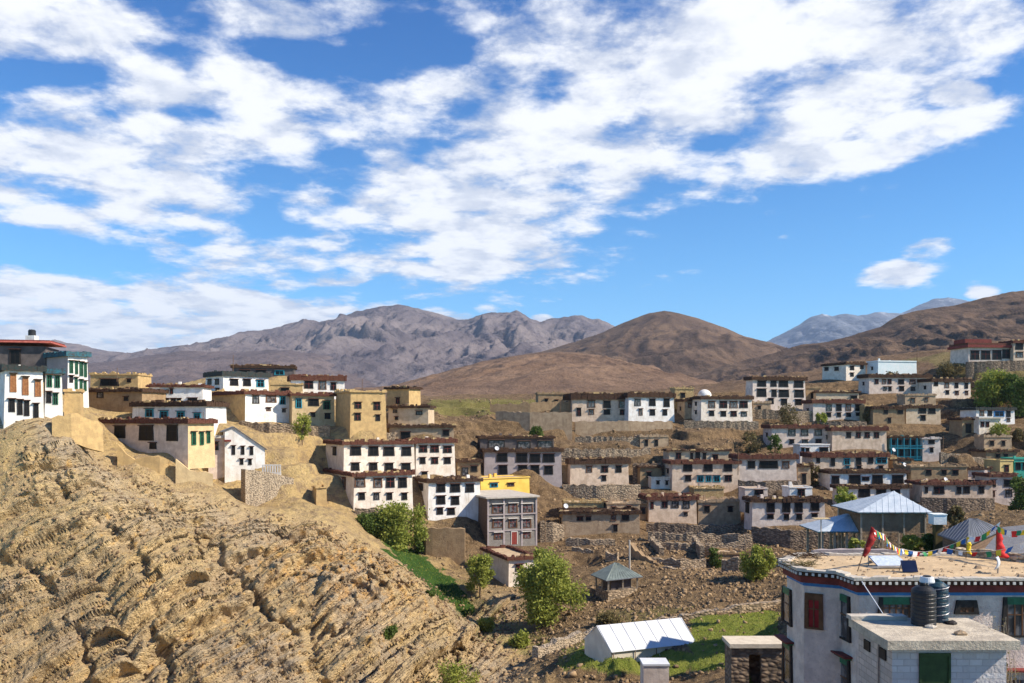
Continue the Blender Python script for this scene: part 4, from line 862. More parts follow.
# ------------------------------------------------------------------ houses
WALLM = dict(white='white', whitewarm='whitewarm', whiteaqua='whiteaqua', pinkgrey='pinkgrey', pinkwarm='pinkwarm', mauve='mauve', mauvelight='mauvelight',
             mud='mud', ochre='ochre', ochrelight='ochrelight', bufflight='bufflight', buff='buff', straw='straw', yellow='yellow', yellowpale='yellowpale',
             greenwall='greenwall', tealwall='tealwall', greydark='greydark', block='block')
FRM = {None: ('frameblack','glass','frameblack'), 'teal': ('frameteal','glass','frameteal'), 'green': ('framegreen','glass','framegreen'), 'red': ('framered','glass','frameblack'), 'redwhite': ('framered','glassmid','framewhite'),
       'brown': ('framebrown','glassmid','framebrown'), 'blue': ('frameblue','glass','frameblue'), 'shutter': ('shutter','shutter','framegreen'), 'glass': ('frameblack','glassmid','palewood')}
_wc = {}
def window_mesh(w, h, st):
    """frame (a dark flared surround, mullion bars, lintel) and pane meshes, origin at the middle of the sill line, facing -y"""
    w = max(round(w, 1), 0.3); h = max(round(h, 1), 0.3)
    key = (w, h, st)
    if key in _wc: return _wc[key]
    fr, gl, li = FRM[st]
    b = MB(); t = min(0.16, 0.17*w)
    # surround, wider at the foot as in Tibetan windows
    fl = 0.06*w
    b.box(-w/2-fl, -w/2+t, -0.09, 0.02, 0, h, 0, (-w/2, -w/2+t, -0.09, 0.02))
    b.box(w/2-t, w/2+fl, -0.09, 0.02, 0, h, 0, (w/2-t, w/2, -0.09, 0.02))
    b.box(-w/2+t, w/2-t, -0.088, 0.02, h-t, h-0.002, 0)
    b.box(-w/2+t, w/2-t, -0.088, 0.02, 0.002, t*0.6, 0)
    # mullions
    b.box(-0.03, 0.03, -0.07, 0.0, t*0.6, h-t, 1)
    if h > 0.9: b.box(-w/2+t, w/2-t, -0.065, 0.0, h*0.62, h*0.62+0.05, 1)
    # lintel and its small roof
    b.box(-w/2-0.10, w/2+0.10, -0.26, 0.02, h+0.003, h+0.07, 2)
    b.box(-w/2-0.16, w/2+0.16, -0.36, 0.02, h+0.073, h+0.16, 3)
    mf = bpy.data.meshes.new('window'); mf.from_pydata(b.v, [], b.f)
    for q in ('frameblack' if st in (None,'teal','red','glass','green') else fr, fr, li, 'framewhite' if st in ('redwhite',) else 'maroonbrush'): mf.materials.append(MATS[q])
    if st in ('teal','blue','green','redwhite','red'): mf.materials[0] = MATS[{'red':'frameblack','redwhite':'framebrown'}.get(st, fr)]
    mf.polygons.foreach_set('material_index', b.m); mf.update()
    p = MB().box(-w/2+t*0.6, w/2-t*0.6, -0.045, -0.01, t*0.3, h-t*0.5)
    mp_ = bpy.data.meshes.new('pane'); mp_.from_pydata(p.v, [], p.f); mp_.materials.append(MATS[gl]); mp_.update()
    _wc[key] = (mf, mp_); return _wc[key]
def put_window(root, x, y, z, rz, w, h, st):
    mf, mp_ = window_mesh(w, h, st)
    o = bpy.data.objects.new('window', mf); COL.objects.link(o); o.parent = root; o.location = (x, y, z); o.rotation_euler = (0, 0, rz)
    q = bpy.data.objects.new('pane', mp_); COL.objects.link(q); q.parent = o
    return o
def brush_ring(name, w, d, z0, z1, over, mat, root, jag=0.12, seg=0.38, rnd=None, th=0.55, mat2=None, heap=None):
    """parapet of stacked brushwood round a flat roof: a thick ring with an uneven top"""
    rnd = rnd or random.Random(int(w*100)+int(d*10))
    b = MB()
    def run(ax, a0, a1, c0, c1):
        n = max(2, int(abs(a1-a0)/seg)); st_ = (a1-a0)/n
        for i in range(n):
            zt = z1+rnd.uniform(-jag*0.5, jag*1.0)*(2.0 if rnd.random() < 0.08 else 1)
            ov = rnd.uniform(-0.04, 0.04)
            if ax == 'x': b.box(a0+i*st_, a0+(i+1)*st_-0.003, c0-ov, c1+ov, z0-rnd.uniform(0, 0.05), zt)
            else: b.box(c0-ov, c1+ov, a0+i*st_, a0+(i+1)*st_-0.003, z0-rnd.uniform(0, 0.05), zt)
    run('x', -w/2-over, w/2+over, -over, -over+th)
    run('x', -w/2-over, w/2+over, d+over-th, d+over)
    run('y', -over+th+0.002, d+over-th-0.002, -w/2-over, -w/2-over+th)
    run('y', -over+th+0.002, d+over-th-0.002, w/2+over-th, w/2+over)
    mats_ = [mat]
    if heap:
        mats_ = [mat, 'straw', 'wood']
        for _ in range(int(w*rnd.uniform(1.2, 2.6))):
            xx = rnd.uniform(-w/2-0.2, w/2+0.2); yy = rnd.uniform(-0.2, 0.3)
            lx = rnd.uniform(0.2, 0.7); ly = rnd.uniform(0.12, 0.3); hh_ = rnd.uniform(0.10, 0.42)
            b.box(xx-lx, xx+lx, yy-ly, yy+ly, z1-0.06, z1+hh_, rnd.choice([0,0,1,2]), (xx-lx*rnd.uniform(.3,.8), xx+lx*rnd.uniform(.3,.8), yy-ly*0.6, yy+ly*0.6))
    return b.build(name, mats_, root)
SMAX = 0
def build_house(h):
    Pl, Pr, D, N, dp = h['Pl'], h['Pr'], h['D'], h['N'], h['depth']; w = h['w']; Y0 = h['Y']
    zb, zt = h['zb'], h['zt']; ang = math.atan2(D[1], D[0])
    mid = ((Pl[0]+Pr[0])/2, (Pl[1]+Pr[1])/2)
    root = empty(h['name'], (mid[0], mid[1], zb), ang)
    tag(root, h['label'], h['cat'], h['group'])
    rnd = random.Random(hash_(h['label']))
    Hh = zt-zb; tp = h['tp']/F*Y0
    zr = Hh-tp                        # top of the masonry
    wm = WALLM[h['wall']]
    FND = 2.2
    b = MB()
    tap = 0.012*Hh
    nz_ = 1
    tb_ = min(0.2, 0.022*Hh); b.box(-w/2-tb_*0.4, w/2+tb_*0.4, -tb_*0.4, dp+tb_*0.4, -FND, zr, 0, (-w/2+tb_, w/2-tb_, tb_, dp-tb_))
    mats = [wm]
    if wm in ('white','whitewarm','pinkgrey','pinkwarm','mauve','mauvelight','bufflight') :
        pass
    rightmat = None
    if 'bright yellow right wall' in h['label']:
        b.m[3] = 1; mats.append('ochrebright')  # right wall takes the painted sunlit tone
    if 'brown mud left wall' in h['label']:
        b.m[5] = 1; mats.append('ochre')
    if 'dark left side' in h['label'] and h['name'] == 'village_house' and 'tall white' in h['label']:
        b.m[5] = 1; mats.append('mauve')  # left wall of the white house coloured mauve to paint its shade
    if h['name'] == 'concrete_building':
        b.m[5] = 1; mats.append('mudbrick')
        # concrete frame: columns and floor bands proud of the block infill
    b.build('wall', mats, root)
    trim = h['trim']
    slab_t = 0.14
    if trim in ('slab',):
        MB().box(-w/2-0.35, w/2+0.35, -0.45, dp+0.3, zr, Hh+0.05).build('roof', 'slab', root)
    elif trim == 'none':
        MB().box(-w/2-0.02, w/2+0.02, -0.02, dp+0.02, zr, zr+0.10).build('roof', 'roofclay', root)
        bb = MB()
        for (a0,a1,c0,c1) in ((-w/2-0.05,w/2+0.05,-0.05,0.2),(-w/2-0.05,w/2+0.05,dp-0.2,dp+0.05),(-w/2-0.05,-w/2+0.2,0.203,dp-0.203),(w/2-0.2,w/2+0.05,0.203,dp-0.203)): bb.box(a0,a1,c0,c1,zr+0.05,Hh+0.12)
        bb.build('parapet', wm, root)
    elif trim == 'mudtop':
        MB().box(-w/2-0.08, w/2+0.08, -0.08, dp+0.08, zr, zr+slab_t).build('roof', 'roofclay', root)
        brush_ring('parapet', w, dp, zr+0.05, Hh+0.1, 0.12, wm, root, jag=0.28, seg=0.5, rnd=rnd, th=0.4)
    elif trim == 'maroonroof':
        rb = MB(); rb.box(-w/2-0.7, w/2+0.9, -0.8, dp+0.5, Hh-0.42, Hh-0.15, 0, (-w/2-0.6, w/2+0.8, -0.65, dp+0.4)); rb.box(-w/2-0.5, w/2+0.7, -0.5, dp+0.3, Hh-0.147, Hh+0.02, 1)
        rb.build('roof', ['maroonlight','maroon'], root)
    elif trim == 'temple':
        MB().box(-w/2-0.3, w/2+0.3, -0.3, dp+0.3, zr, zr+0.3).build('roof', 'roofclay', root)
        rb = MB(); rb.box(-w/2-0.55, w/2+0.55, -0.55, dp+0.4, zr+0.1, zr+0.9, 0); rb.box(-w/2-0.2, w/2+0.2, -0.2, dp+0.1, zr+0.903, zr+1.5, 1); rb.build('parapet', ['maroon','maroonbrush'], root)
        lb = MB().box(-w/2-0.5, w/2*0.2, 0.8, dp*0.7, zr+1.503, Hh+0.3); lb.build('lantern_roof', 'maroon', root)
    else:
        bm_ = {'maroonbrush':'maroonbrush','darkbrush':'brush','darkgreen':'darkgreen','bluegreen':'bluegreen'}[trim]
        MB().box(-w/2-0.12, w/2+0.12, -0.12, dp+0.12, zr, zr+slab_t).build('roof', 'roofclay', root)
        brush_ring('parapet', w, dp, zr+0.02, Hh, 0.32, bm_, root, jag=0.16, rnd=rnd, heap=trim in ('maroonbrush','darkbrush'))
        # white painted line under the brushwood
        if h['wall'] in ('white','whitewarm') and w > 5 and trim != 'darkgreen':
            pass
    # windows
    def face_plane(P, Dv):
        def f(px, py):
            k = (px-512)/F; uu = (k*P[1]-P[0])/(Dv[0]-k*Dv[1]); Yh = P[1]+uu*Dv[1]; return uu, wz(py, Yh)
        return f
    fc = face_plane(Pl, D)
    for (x0, x1, y0, y1, st) in h['rows']:
        uA, zA = fc(x0, y1); uB, zB = fc(x1, y0); uc = (uA+uB)/2
        ww, hh = abs(uB-uA), abs(zB-zA)
        st = st or (None if ('black' in h['label'] or 'dark' in h['label']) else rnd.choice([None,None,None,None,'red','brown','glass']))
        put_window(root, uc-w/2, tb_*min(1, max(0, (zA-zb)/max(zr, 1))), zA-zb, 0, ww*1.04, hh*1.0, st)
    if h['door']:
        x0, x1, y0, y1 = h['door']; uA, zA = fc(x0, y1); uB, zB = fc(x1, y0)
        d_ = MB(); hw = (uB-uA)/2; hd = zB-zA
        d_.box(-hw, -hw+0.1, -0.08, 0.01, 0, hd); d_.box(hw-0.1, hw, -0.08, 0.01, 0, hd); d_.box(-hw+0.1, hw-0.1, -0.078, 0.01, hd-0.12, hd); d_.box(-hw+0.1, -0.012, -0.045, 0.01, 0, hd-0.12, 1); d_.box(0.012, hw-0.1, -0.045, 0.01, 0, hd-0.12, 1)
        dd = d_.build('door', ['framewhite','framered'], root); dd.location = ((uA+uB)/2-w/2, 0, zA-zb)
    for side, lst in (('L', h['left']), ('R', h['right'])):
        if not lst: continue
        P = Pl if side == 'L' else Pr
        fs = face_plane(P, N)
        for (x0, x1, y0, y1, st) in lst:
            uA, zA = fs(x0, y1); uB, zB = fs(x1, y0); uc = (uA+uB)/2
            if not (0 < uc < dp): continue
            ww = min(abs(uB-uA), 1.8)
            put_window(root, -w/2 if side == 'L' else w/2, uc, zA-zb, -math.pi/2 if side == 'L' else math.pi/2, ww*0.95, abs(zB-zA)*0.94, st)
    # plain windows on the side walls the photograph shows at a slant
    if not h['left'] and mid[0] > 8 and dp > 5.5 and Hh > 4.5 and h['name'] == 'village_house':
        for zz in ([0.45*Hh] if Hh < 6 else [0.28*Hh, 0.62*Hh]):
            put_window(root, -w/2, dp*0.5, zz, -math.pi/2, 0.8, 0.9, None)
    # things that stay on the roof: a chimney, bundled poles
    if h['clutter'] and rnd.random() < 0.6:
        nb = rnd.randint(1, 2)
        for _ in range(nb):
            cx_, cy_ = rnd.uniform(-w*0.38, w*0.38), rnd.uniform(dp*0.3, dp*0.8)
            s_ = rnd.uniform(0.22, 0.34); hc = rnd.uniform(0.5, 1.1)
            MB().box(cx_-s_, cx_+s_, cy_-s_, cy_+s_, zr+0.1, zr+0.1+hc, 0, (cx_-s_*0.8, cx_+s_*0.8, cy_-s_*0.8, cy_+s_*0.8)).build('chimney', wm, root)
    h['root'] = root; h['zr'] = zr+zb
    return root
def hash_(s):
    r = 7
    for ch in s: r = (r*131+ord(ch)) % 1000003
    return r
for h in HOUSES: build_house(h)

# concrete frame of the block building, porch of the teal balcony house, gable house, dome ...
def by(sub):
    for h in HOUSES:
        if sub in h['label']: return h
h = by('unfinished grey block'); r = h['root']; w = h['w']; Hh = h['zt']-h['zb']
fb = MB()
for xx in (-w/2+0.14, -w*0.17, w*0.19, w/2-0.14): fb.box(xx-0.15, xx+0.15, -0.07, 0.02, -0.5, Hh-0.25)
for zz in (Hh*0.32, Hh*0.64): fb.box(-w/2-0.003, w/2+0.003, -0.10, 0.02, zz, zz+0.20)
fb.build('concrete_frame', 'mauve', r)
h = by('two teal painted'); r = h['root']; w = h['w']; Hh = h['zt']-h['zb']
fb = MB()
for i in range(6): 
    xx = -w/2+0.1+(w-0.2)*i/5; fb.box(xx-0.08, xx+0.08, -1.0, -0.84, -0.2, Hh-0.35)
for zz in (0.0, Hh*0.48): 
    fb.box(-w/2, w/2, -1.05, -0.002, zz+0.0, zz+0.15); fb.box(-w/2+0.02, w/2-0.02, -0.98, -0.86, zz+0.75, zz+0.85)
    for k in range(40):
        xx = -w/2+0.2+(w-0.4)*k/39; fb.box(xx-0.02, xx+0.02, -0.95, -0.89, zz+0.15, zz+0.75)
fb.build('balcony', 'frameteal', r)

def mesh_on(root, pts_faces): pass
# white gable house left
def gable_house():
    Y = 143.0; t = math.radians(22)
    D = Vector((math.cos(t), math.sin(t), 0)); N = Vector((-D.y, D.x, 0))
    root = empty('gable_house', W3(245, 470, Y), t); tag(root, 'bright white gabled house with tall slit windows above the sloping stone retaining wall', 'house', GL)
    s = Y/F
    w = (262-227)*s/math.cos(t)*1.02; x0, x1 = -w/2, w/2
    hl = (470-430)*s; hr = (470-449)*s; hp = (470-427.5)*s; dp = 6.5; xp = x0+w*0.22
    v = [(x0,0,-2),(x1,0,-2),(x1,0,hr),(xp,0,hp),(x0,0,hl)]
    vv = v+[(a, dp, c_) for a, b_, c_ in v]
    f = [(0,1,2,3,4),(9,8,7,6,5),(0,5,6,1),(1,6,7,2),(2,7,8,3),(3,8,9,4),(4,9,5,0)]
    link_mesh('wall', vv, f, 'white', root)
    rb = MB(); o_ = 0.25
    dz = hp-hr; L = math.hypot(x1-xp, dz); ux, uz = (x1-xp)/L, -dz/L
    def slab(xa, za, xb, zb_, th=0.14):
        k = len(rb.v)
        for yy in (-o_, dp+o_): rb.v.extend([(xa, yy, za+0.02), (xb, yy, zb_+0.02), (xb, yy, zb_+0.02+th), (xa, yy, za+0.02+th)])
        rb.f.extend([(k,k+1,k+2,k+3),(k+7,k+6,k+5,k+4),(k,k+4,k+5,k+1),(k+1,k+5,k+6,k+2),(k+2,k+6,k+7,k+3),(k+3,k+7,k+4,k)]); rb.m.extend([0]*6)
    slab(xp, hp, x1+ux*0.4, hr+uz*0.4); slab(x0-0.5, hl-0.35, xp-0.02, hp)
    rb.build('roof', 'tingrey', root)
    for (px0, px1, py0, py1) in ((232.8,235.8,446,454.5),(241,244,446.5,454.5),(249,251.8,447,455),(240.2,243,459,464.5),(247.5,250.5,459.5,465)):
        xc = ((px0+px1)/2-244.5)*s/math.cos(t); put_window(root, xc, 0, (470-py1)*s, 0, (px1-px0)*s*1.0, (py1-py0)*s, None)
    # lower wing in front left with a red bracketed porch
    wg = MB(); wx0 = x0-(229-215)*s/math.cos(t); wg.box(wx0, x0-0.003, 0.8, 5.5, -2, (470-438)*s); wg.build('side_wing', 'pinkgrey', root)
    MB().box(wx0-0.3, x0+0.6, 0.4, 5.7, (470-438)*s+0.003, (470-435.5)*s).build('wing_roof', 'slab', root)
    put_window(root, wx0+1.0, 0.8, (470-450)*s, 0, 1.0, 1.3, 'red')
    MB().box(x0-0.1, x0+0.9, -0.7, -0.002, (470-441.5)*s, (470-439.5)*s).build('porch_hood', 'maroon', root)
    return root
gable_house()

# ------------------------------------------------------------------ stone and mud walls
def wall_thing(name, label, cat, pts, thick, mat, group=None, cap=None, jag=0.25, seg=0.7, kind=None):
    """pts: list of (x, y, ztop, zbottom) world; a wall following them with an uneven top"""
    c0 = Vector((sum(p[0] for p in pts)/len(pts), sum(p[1] for p in pts)/len(pts), min(p[3] for p in pts)))
    b = MB(); rnd = random.Random(hash_(label))
    P = []
    for i in range(len(pts)-1):
        a, q = pts[i], pts[i+1]; L = math.hypot(q[0]-a[0], q[1]-a[1]); n = max(1, int(L/seg))
        for k in range(n): P.append([a[j]+(q[j]-a[j])*k/n for j in range(4)])
    P.append(list(pts[-1]))
    if name != 'parapet_wall': P = [[p[0], p[1], p[2], p[3]-2.2] for p in P]
    k0 = 0
    for i, p in enumerate(P):
        a = P[max(i-1, 0)]; q = P[min(i+1, len(P)-1)]; tx, ty = q[0]-a[0], q[1]-a[1]; L = math.hypot(tx, ty) or 1; nx, ny = -ty/L, tx/L
        zt = p[2]+rnd.uniform(-jag, jag*0.5); kx = 0.15 if mat.startswith('dry') else 0.02; th = thick*rnd.uniform(1-kx, 1+kx); ww_ = rnd.uniform(-0.4, 0.4)*kx
        for s_, zz, e in ((-1, p[3], 0.15), (-1, zt, 0), (1, zt+rnd.uniform(-0.06,0.06), 0), (1, p[3], 0.15)):
            b.v.append((p[0]+nx*(s_*(th/2+e)+ww_)-c0.x, p[1]+ny*(s_*(th/2+e)+ww_)-c0.y, zz-c0.z))
    for i in range(len(P)-1):
        k = i*4
        for j in range(3): b.f.append((k+j, k+j+1, k+4+j+1, k+4+j)); b.m.append(0)
    b.f.append((0,3,2,1)); b.m.append(0); k = (len(P)-1)*4; b.f.append((k,k+1,k+2,k+3)); b.m.append(0)
    o = b.build(name, mat); o.location = c0; tag(o, label, cat, group, kind); return o
def pw(px, Y, pyt, pyb):
    return (wx(px, Y), Y, wz(pyt, Y), wz(pyb, Y))
TW = 'terrace and retaining walls of the village'
wall_thing('retaining_wall', 'buttressed pale stone retaining wall with a white drain stripe below the gabled house', 'retaining wall', [pw(243,137.0,469,500), pw(262,139,471,506), pw(292,142,478,512)], 1.4, 'drystonepale', TW, jag=0.1)
wall_thing('retaining_wall', 'mud retaining wall under the three row white house left of the concrete building', 'retaining wall', [pw(419,146,527,553), pw(428,142,527.5,558), pw(465,142,528,556)], 1.0, 'mud', TW, jag=0.12)
wall_thing('retaining_wall', 'long mud wall holding the terrace under the skyline house', 'retaining wall', [pw(575,216,421,436), pw(628,217,421,436), pw(672,219,421,434)], 0.9, 'buff', TW)
wall_thing('retaining_wall', 'tall brown wall with a vertical face left of the skyline house and its terrace', 'retaining wall', [pw(496,214,411,432), pw(530,212,412,434), pw(572,212,412,434)], 0.9, 'buff', TW)
wall_thing('retaining_wall', 'upper mud wall with a notched top directly above the grey mauve house', 'retaining wall', [pw(490,226,404,414), pw(530,226,402.5,414), pw(570,228,400,413)], 0.8, 'mud', TW, jag=0.5)
wall_thing('retaining_wall', 'stone terrace wall under the pink house alone on its terrace', 'retaining wall', [pw(563,177,484,492), pw(600,176,485,493), pw(640,178,484,492)], 0.8, 'drystone', TW)
wall_thing('retaining_wall', 'dry stone bank wall below the cluttered pink walled house', 'retaining wall', [pw(646,162,522,531), pw(690,161,524,533), pw(742,161,525,534)], 0.8, 'drystonedark', TW)
wall_thing('retaining_wall', 'dark stone base wall with a pale coping below the low mud house behind the pavilion', 'retaining wall', [pw(921,173,497,515), pw(955,172,498,517), pw(993,173,498,515)], 1.0, 'drystonedark', TW, jag=0.05)
wall_thing('retaining_wall', 'high stone base wall below the hilltop temple', 'retaining wall', [pw(966,258,362,376), pw(990,257,361,378), pw(1040,258,360,378)], 1.0, 'drystonedark', TW, jag=0.1)
wall_thing('retaining_wall', 'stone terrace wall below the low cream house by the white dome', 'retaining wall', [pw(684,221,420,429), pw(720,220,421,430), pw(758,220,421,430)], 0.8, 'drystone', TW)
wall_thing('retaining_wall', 'rough stone bank under the bowed three storey house', 'retaining wall', [pw(752,231,409,421), pw(780,230,410,423), pw(812,231,411,423)], 0.9, 'drystone', TW)
wall_thing('retaining_wall', 'stone terrace wall below the tall paired window house', 'retaining wall', [pw(812,226,421,427), pw(840,225,421,428), pw(866,226,421,428)], 0.8, 'drystonedark', TW)
wall_thing('retaining_wall', 'brown stone wall below the grey porch house at the left of the pavilions', 'retaining wall', [pw(752,153,526,541), pw(790,150,530,548), pw(832,150,532,548)], 0.9, 'drystonedark', TW)
wall_thing('retaining_wall', 'long brown stone wall climbing between the teal balcony house and the yellow house', 'retaining wall', [pw(940,204,452,466), pw(965,204,455,466), pw(998,205,460,467)], 0.8, 'drystone', TW)
wall_thing('retaining_wall', 'stone terrace wall below the lower right corner of the pale wide windowed house', 'retaining wall', [pw(738,176,480,488), pw(765,175,481,489), pw(800,176,480,488)], 0.8, 'drystonedark', TW)
wall_thing('stone_wall', 'half fallen mud wall with gaps below the grey pink house on the spur', 'wall', [pw(118,127.5,446,468), pw(135,128,455,475), pw(160,128.5,458,478), pw(168,129,461,480)], 0.7, 'ochre', TW, jag=0.8, seg=1.0)
wall_thing('stone_wall', 'ochre buttress wall below the bright yellow corner on the spur', 'wall', [pw(176,128.5,461,486), pw(190,129,470,488), pw(213,130,474,494)], 0.9, 'ochrebright', TW, jag=0.7, seg=1.0)
wall_thing('stone_wall', 'rough mud retaining wall stepping down below the green shuttered white house', 'wall', [pw(52,118,418,424), pw(70,119,413,426), pw(85,121,416,432), pw(101,123,424,436)], 0.9, 'ochre', TW, jag=0.35)
wall_thing('stone_wall', 'field wall of loose stones curving round the green strip left of the tent', 'wall', [pw(535,96,648,655), pw(555,98,640,648), pw(580,100,632,640), pw(604,101,626,632)], 0.9, 'drystonepale', 'loose stone field walls', jag=0.3, seg=0.5)
wall_thing('stone_wall', 'long loose stone wall along the back of the green field beside the near house', 'wall', [pw(655,101,618,628), pw(700,101,612,623), pw(740,102,605,617), pw(780,104,598,611)], 0.8, 'drystone', 'loose stone field walls', jag=0.3, seg=0.5)
wall_thing('stone_wall', 'roofless ruin wall leaning beside the pale post above the grey pavilion', 'wall', [pw(632,140,544,566), pw(640,138,552,570), pw(655,136,560,574)], 0.8, 'mud', TW, jag=0.4)
for lab, pts in (('short ruin wall stub left of the rubble slope beside the pale post', [pw(606,140,551,560), pw(618,139,553,562)]),
                 ('cross wall of a roofless ruin at the upper left of the rubble slope', [pw(652,152,537,548), pw(658,146,543,553), pw(662,142,547,557)]),
                 ('cross wall of a roofless ruin in the middle of the rubble slope', [pw(694,152,536,548), pw(698,146,541,553), pw(702,141,546,557)]),
                 ('ruin wall with a broken end right of the middle of the rubble slope', [pw(704,144,546,555), pw(722,143,547,556), pw(742,143,546,555)]),
                 ('low curved ruin wall above the grey heap at the foot of the slope', [pw(664,132,566,572), pw(680,130,569,575), pw(700,131,567,573)]),
                 ('ruin wall below the ruined buff house, left of the rubble', [pw(566,153,537,545), pw(590,152,539,547), pw(615,152,538,546)]),
                 ('second tier ruin wall below the ruined buff house', [pw(572,146,547,554), pw(594,145,549,556)]),
                 ('mud yard wall in front of the grey porch house left end', [pw(722,150,533,543), pw(738,149,534,545), pw(752,149,533,544)]),
                 ('low mud yard wall between the bushy tree and the near house roof', [pw(772,126,556,567), pw(786,125,556,568), pw(806,125,555,567)]),
                 ('low ruin wall running level above the rubble slope, uppermost of three', [pw(648,155,532,539), pw(690,154,533,540), pw(735,154,534,541)]),
                 ('low ruin wall in the middle of the rubble slope above the bush', [pw(655,148,541,550), pw(690,147,543,552), pw(745,147,542,551)]),
                 ('low ruin wall at the foot of the rubble slope by the grey heap', [pw(640,138,556,565), pw(680,136,559,567), pw(705,137,558,566)]),
                 ('collapsed mud wall with a red door patch left of the green bush', [pw(722,128,558,575), pw(738,127,558,576), pw(748,127,560,577)]),
                 ('low stone wall crossing the slope under the long white balcony house', [pw(355,141,506,514), pw(385,141,508,516), pw(412,142,510,518)]),
                 ('stone wall at the left of the ruined buff house above the pavilion', [pw(540,156,520,536), pw(552,156,522,538), pw(563,157,524,538)]),
                 ('broken terrace wall under the ochre tower room on the spur', [pw(345,166,432,440), pw(375,164,433,442), pw(395,164,432,442)]),
                 ('terrace wall below the bright white house with a brown left wall', [pw(240,162,421,432), pw(270,161,423,434), pw(330,163,425,434)]),
                 ('thin pale footpath wall above the pink house alone on its terrace', [pw(560,192,448,454), pw(600,192,449,454), pw(650,194,448,453)]),
                 ('thin stone terrace edge two levels below the long skyline house', [pw(575,204,436,442), pw(620,203,437,443), pw(668,204,436,442)]),
                 ('dark terrace wall beside the walled yard of the pink house with blue windows', [pw(633,186,463,482), pw(645,186,462,482), pw(664,186,464,482)])):
    wall_thing('stone_wall', lab, 'wall', pts, 0.7, 'drystone' if 'dark' not in lab else 'drystonedark', TW, jag=0.35, seg=0.6)

# ------------------------------------------------------------------ the near house at the right, its roof seen from above
def offset_poly(P, d):
    n = len(P); out = []
    for i in range(n):
        a, b, c_ = P[i-1], P[i], P[(i+1) % n]
        e1 = Vector((b[0]-a[0], b[1]-a[1])).normalized(); e2 = Vector((c_[0]-b[0], c_[1]-b[1])).normalized()
        n1_ = Vector((e1.y, -e1.x)); n2_ = Vector((e2.y, -e2.x)); m = (n1_+n2_); m = m/max(m.length_squared, 0.3)*2
        out.append((b[0]+m.x*d, b[1]+m.y*d))
    return out
ZR = -6.57
RP = [(12.57,41.9),(12.66,39.4),(14.10,38.6),(14.27,37.0),(26.0,37.0),(26.0,40.3),(22.2,44.0),(14.04,44.0)]
RC = (19.0, 40.5)
near = empty('near_house', (RC[0], RC[1], -16.0)); tag(near, 'large whitewashed house at the bottom right with a tan clay roof and maroon dotted cornice', 'house')
def loc(P): return [(p[0]-RC[0], p[1]-RC[1]) for p in P]
zl = ZR+16.0
WP = offset_poly(RP, -0.38)
MB().poly(loc(WP), -3, zl-0.55).build('wall', 'nearwall' if 'nearwall' in MATS else 'pinkgrey', near)
MB().poly(loc(offset_poly(RP, -0.30)), zl-0.30, zl-0.12).build('roof', 'nearroof' if 'nearroof' in MATS else 'roofclay', near)
def band(P_out, inset, z0, z1, name, mat, parent, jag=0.0, seg=0.4, sd=1):
    rnd = random.Random(sd); b = MB(); Pi = offset_poly(P_out, -inset); n = len(P_out)
    for i in range(n):
        a, q = P_out[i], P_out[(i+1) % n]; ai, qi = Pi[i], Pi[(i+1) % n]
        L = math.hypot(q[0]-a[0], q[1]-a[1]); m = max(1, int(L/seg)) if jag else 1
        for k in range(m):
            f0, f1 = k/m, (k+1)/m
            pts = [(a[0]+(q[0]-a[0])*f0, a[1]+(q[1]-a[1])*f0), (a[0]+(q[0]-a[0])*f1, a[1]+(q[1]-a[1])*f1), (ai[0]+(qi[0]-ai[0])*f1, ai[1]+(qi[1]-ai[1])*f1), (ai[0]+(qi[0]-ai[0])*f0, ai[1]+(qi[1]-ai[1])*f0)]
            b.poly([(x-RC[0], y-RC[1]) for x, y in pts], z0, z1+(rnd.uniform(-jag, jag) if jag else 0))
    return b.build(name, mat, parent)
band(RP, 0.42, zl-0.14, zl-0.02, 'coping', 'slab', near, jag=0.04, seg=0.35)
band(offset_poly(RP, -0.04), 0.5, zl-0.34, zl-0.145, 'cornice', 'brush', near, jag=0)
band(offset_poly(RP, -0.20), 0.5, zl-0.66, zl-0.345, 'cornice_band', 'maroon', near)
band(offset_poly(RP, -0.355), 0.4, zl-0.82, zl-0.665, 'blue_band', 'frameblue', near)
bd = MB(); PD = offset_poly(RP, -0.0)
for i in (0, 1, 2, 3):
    a, q = PD[i], PD[i+1]; L = math.hypot(q[0]-a[0], q[1]-a[1]); ang = math.atan2(q[1]-a[1], q[0]-a[0]); m = max(2, int(L/0.27))
    for k in range(m):
        f = (k+0.5)/m; x, y = a[0]+(q[0]-a[0])*f-RC[0], a[1]+(q[1]-a[1])*f-RC[1]
        c0, s0 = math.cos(ang), math.sin(ang)
        pts = [(x+c0*dx_-s0*dy_, y+s0*dx_+c0*dy_) for dx_, dy_ in ((-0.055,-0.02),(0.055,-0.02),(0.055,0.10),(-0.055,0.10))]
        bd.poly(pts, zl-0.30, zl-0.19)
bd.build('beam_ends', 'framewhite', near)
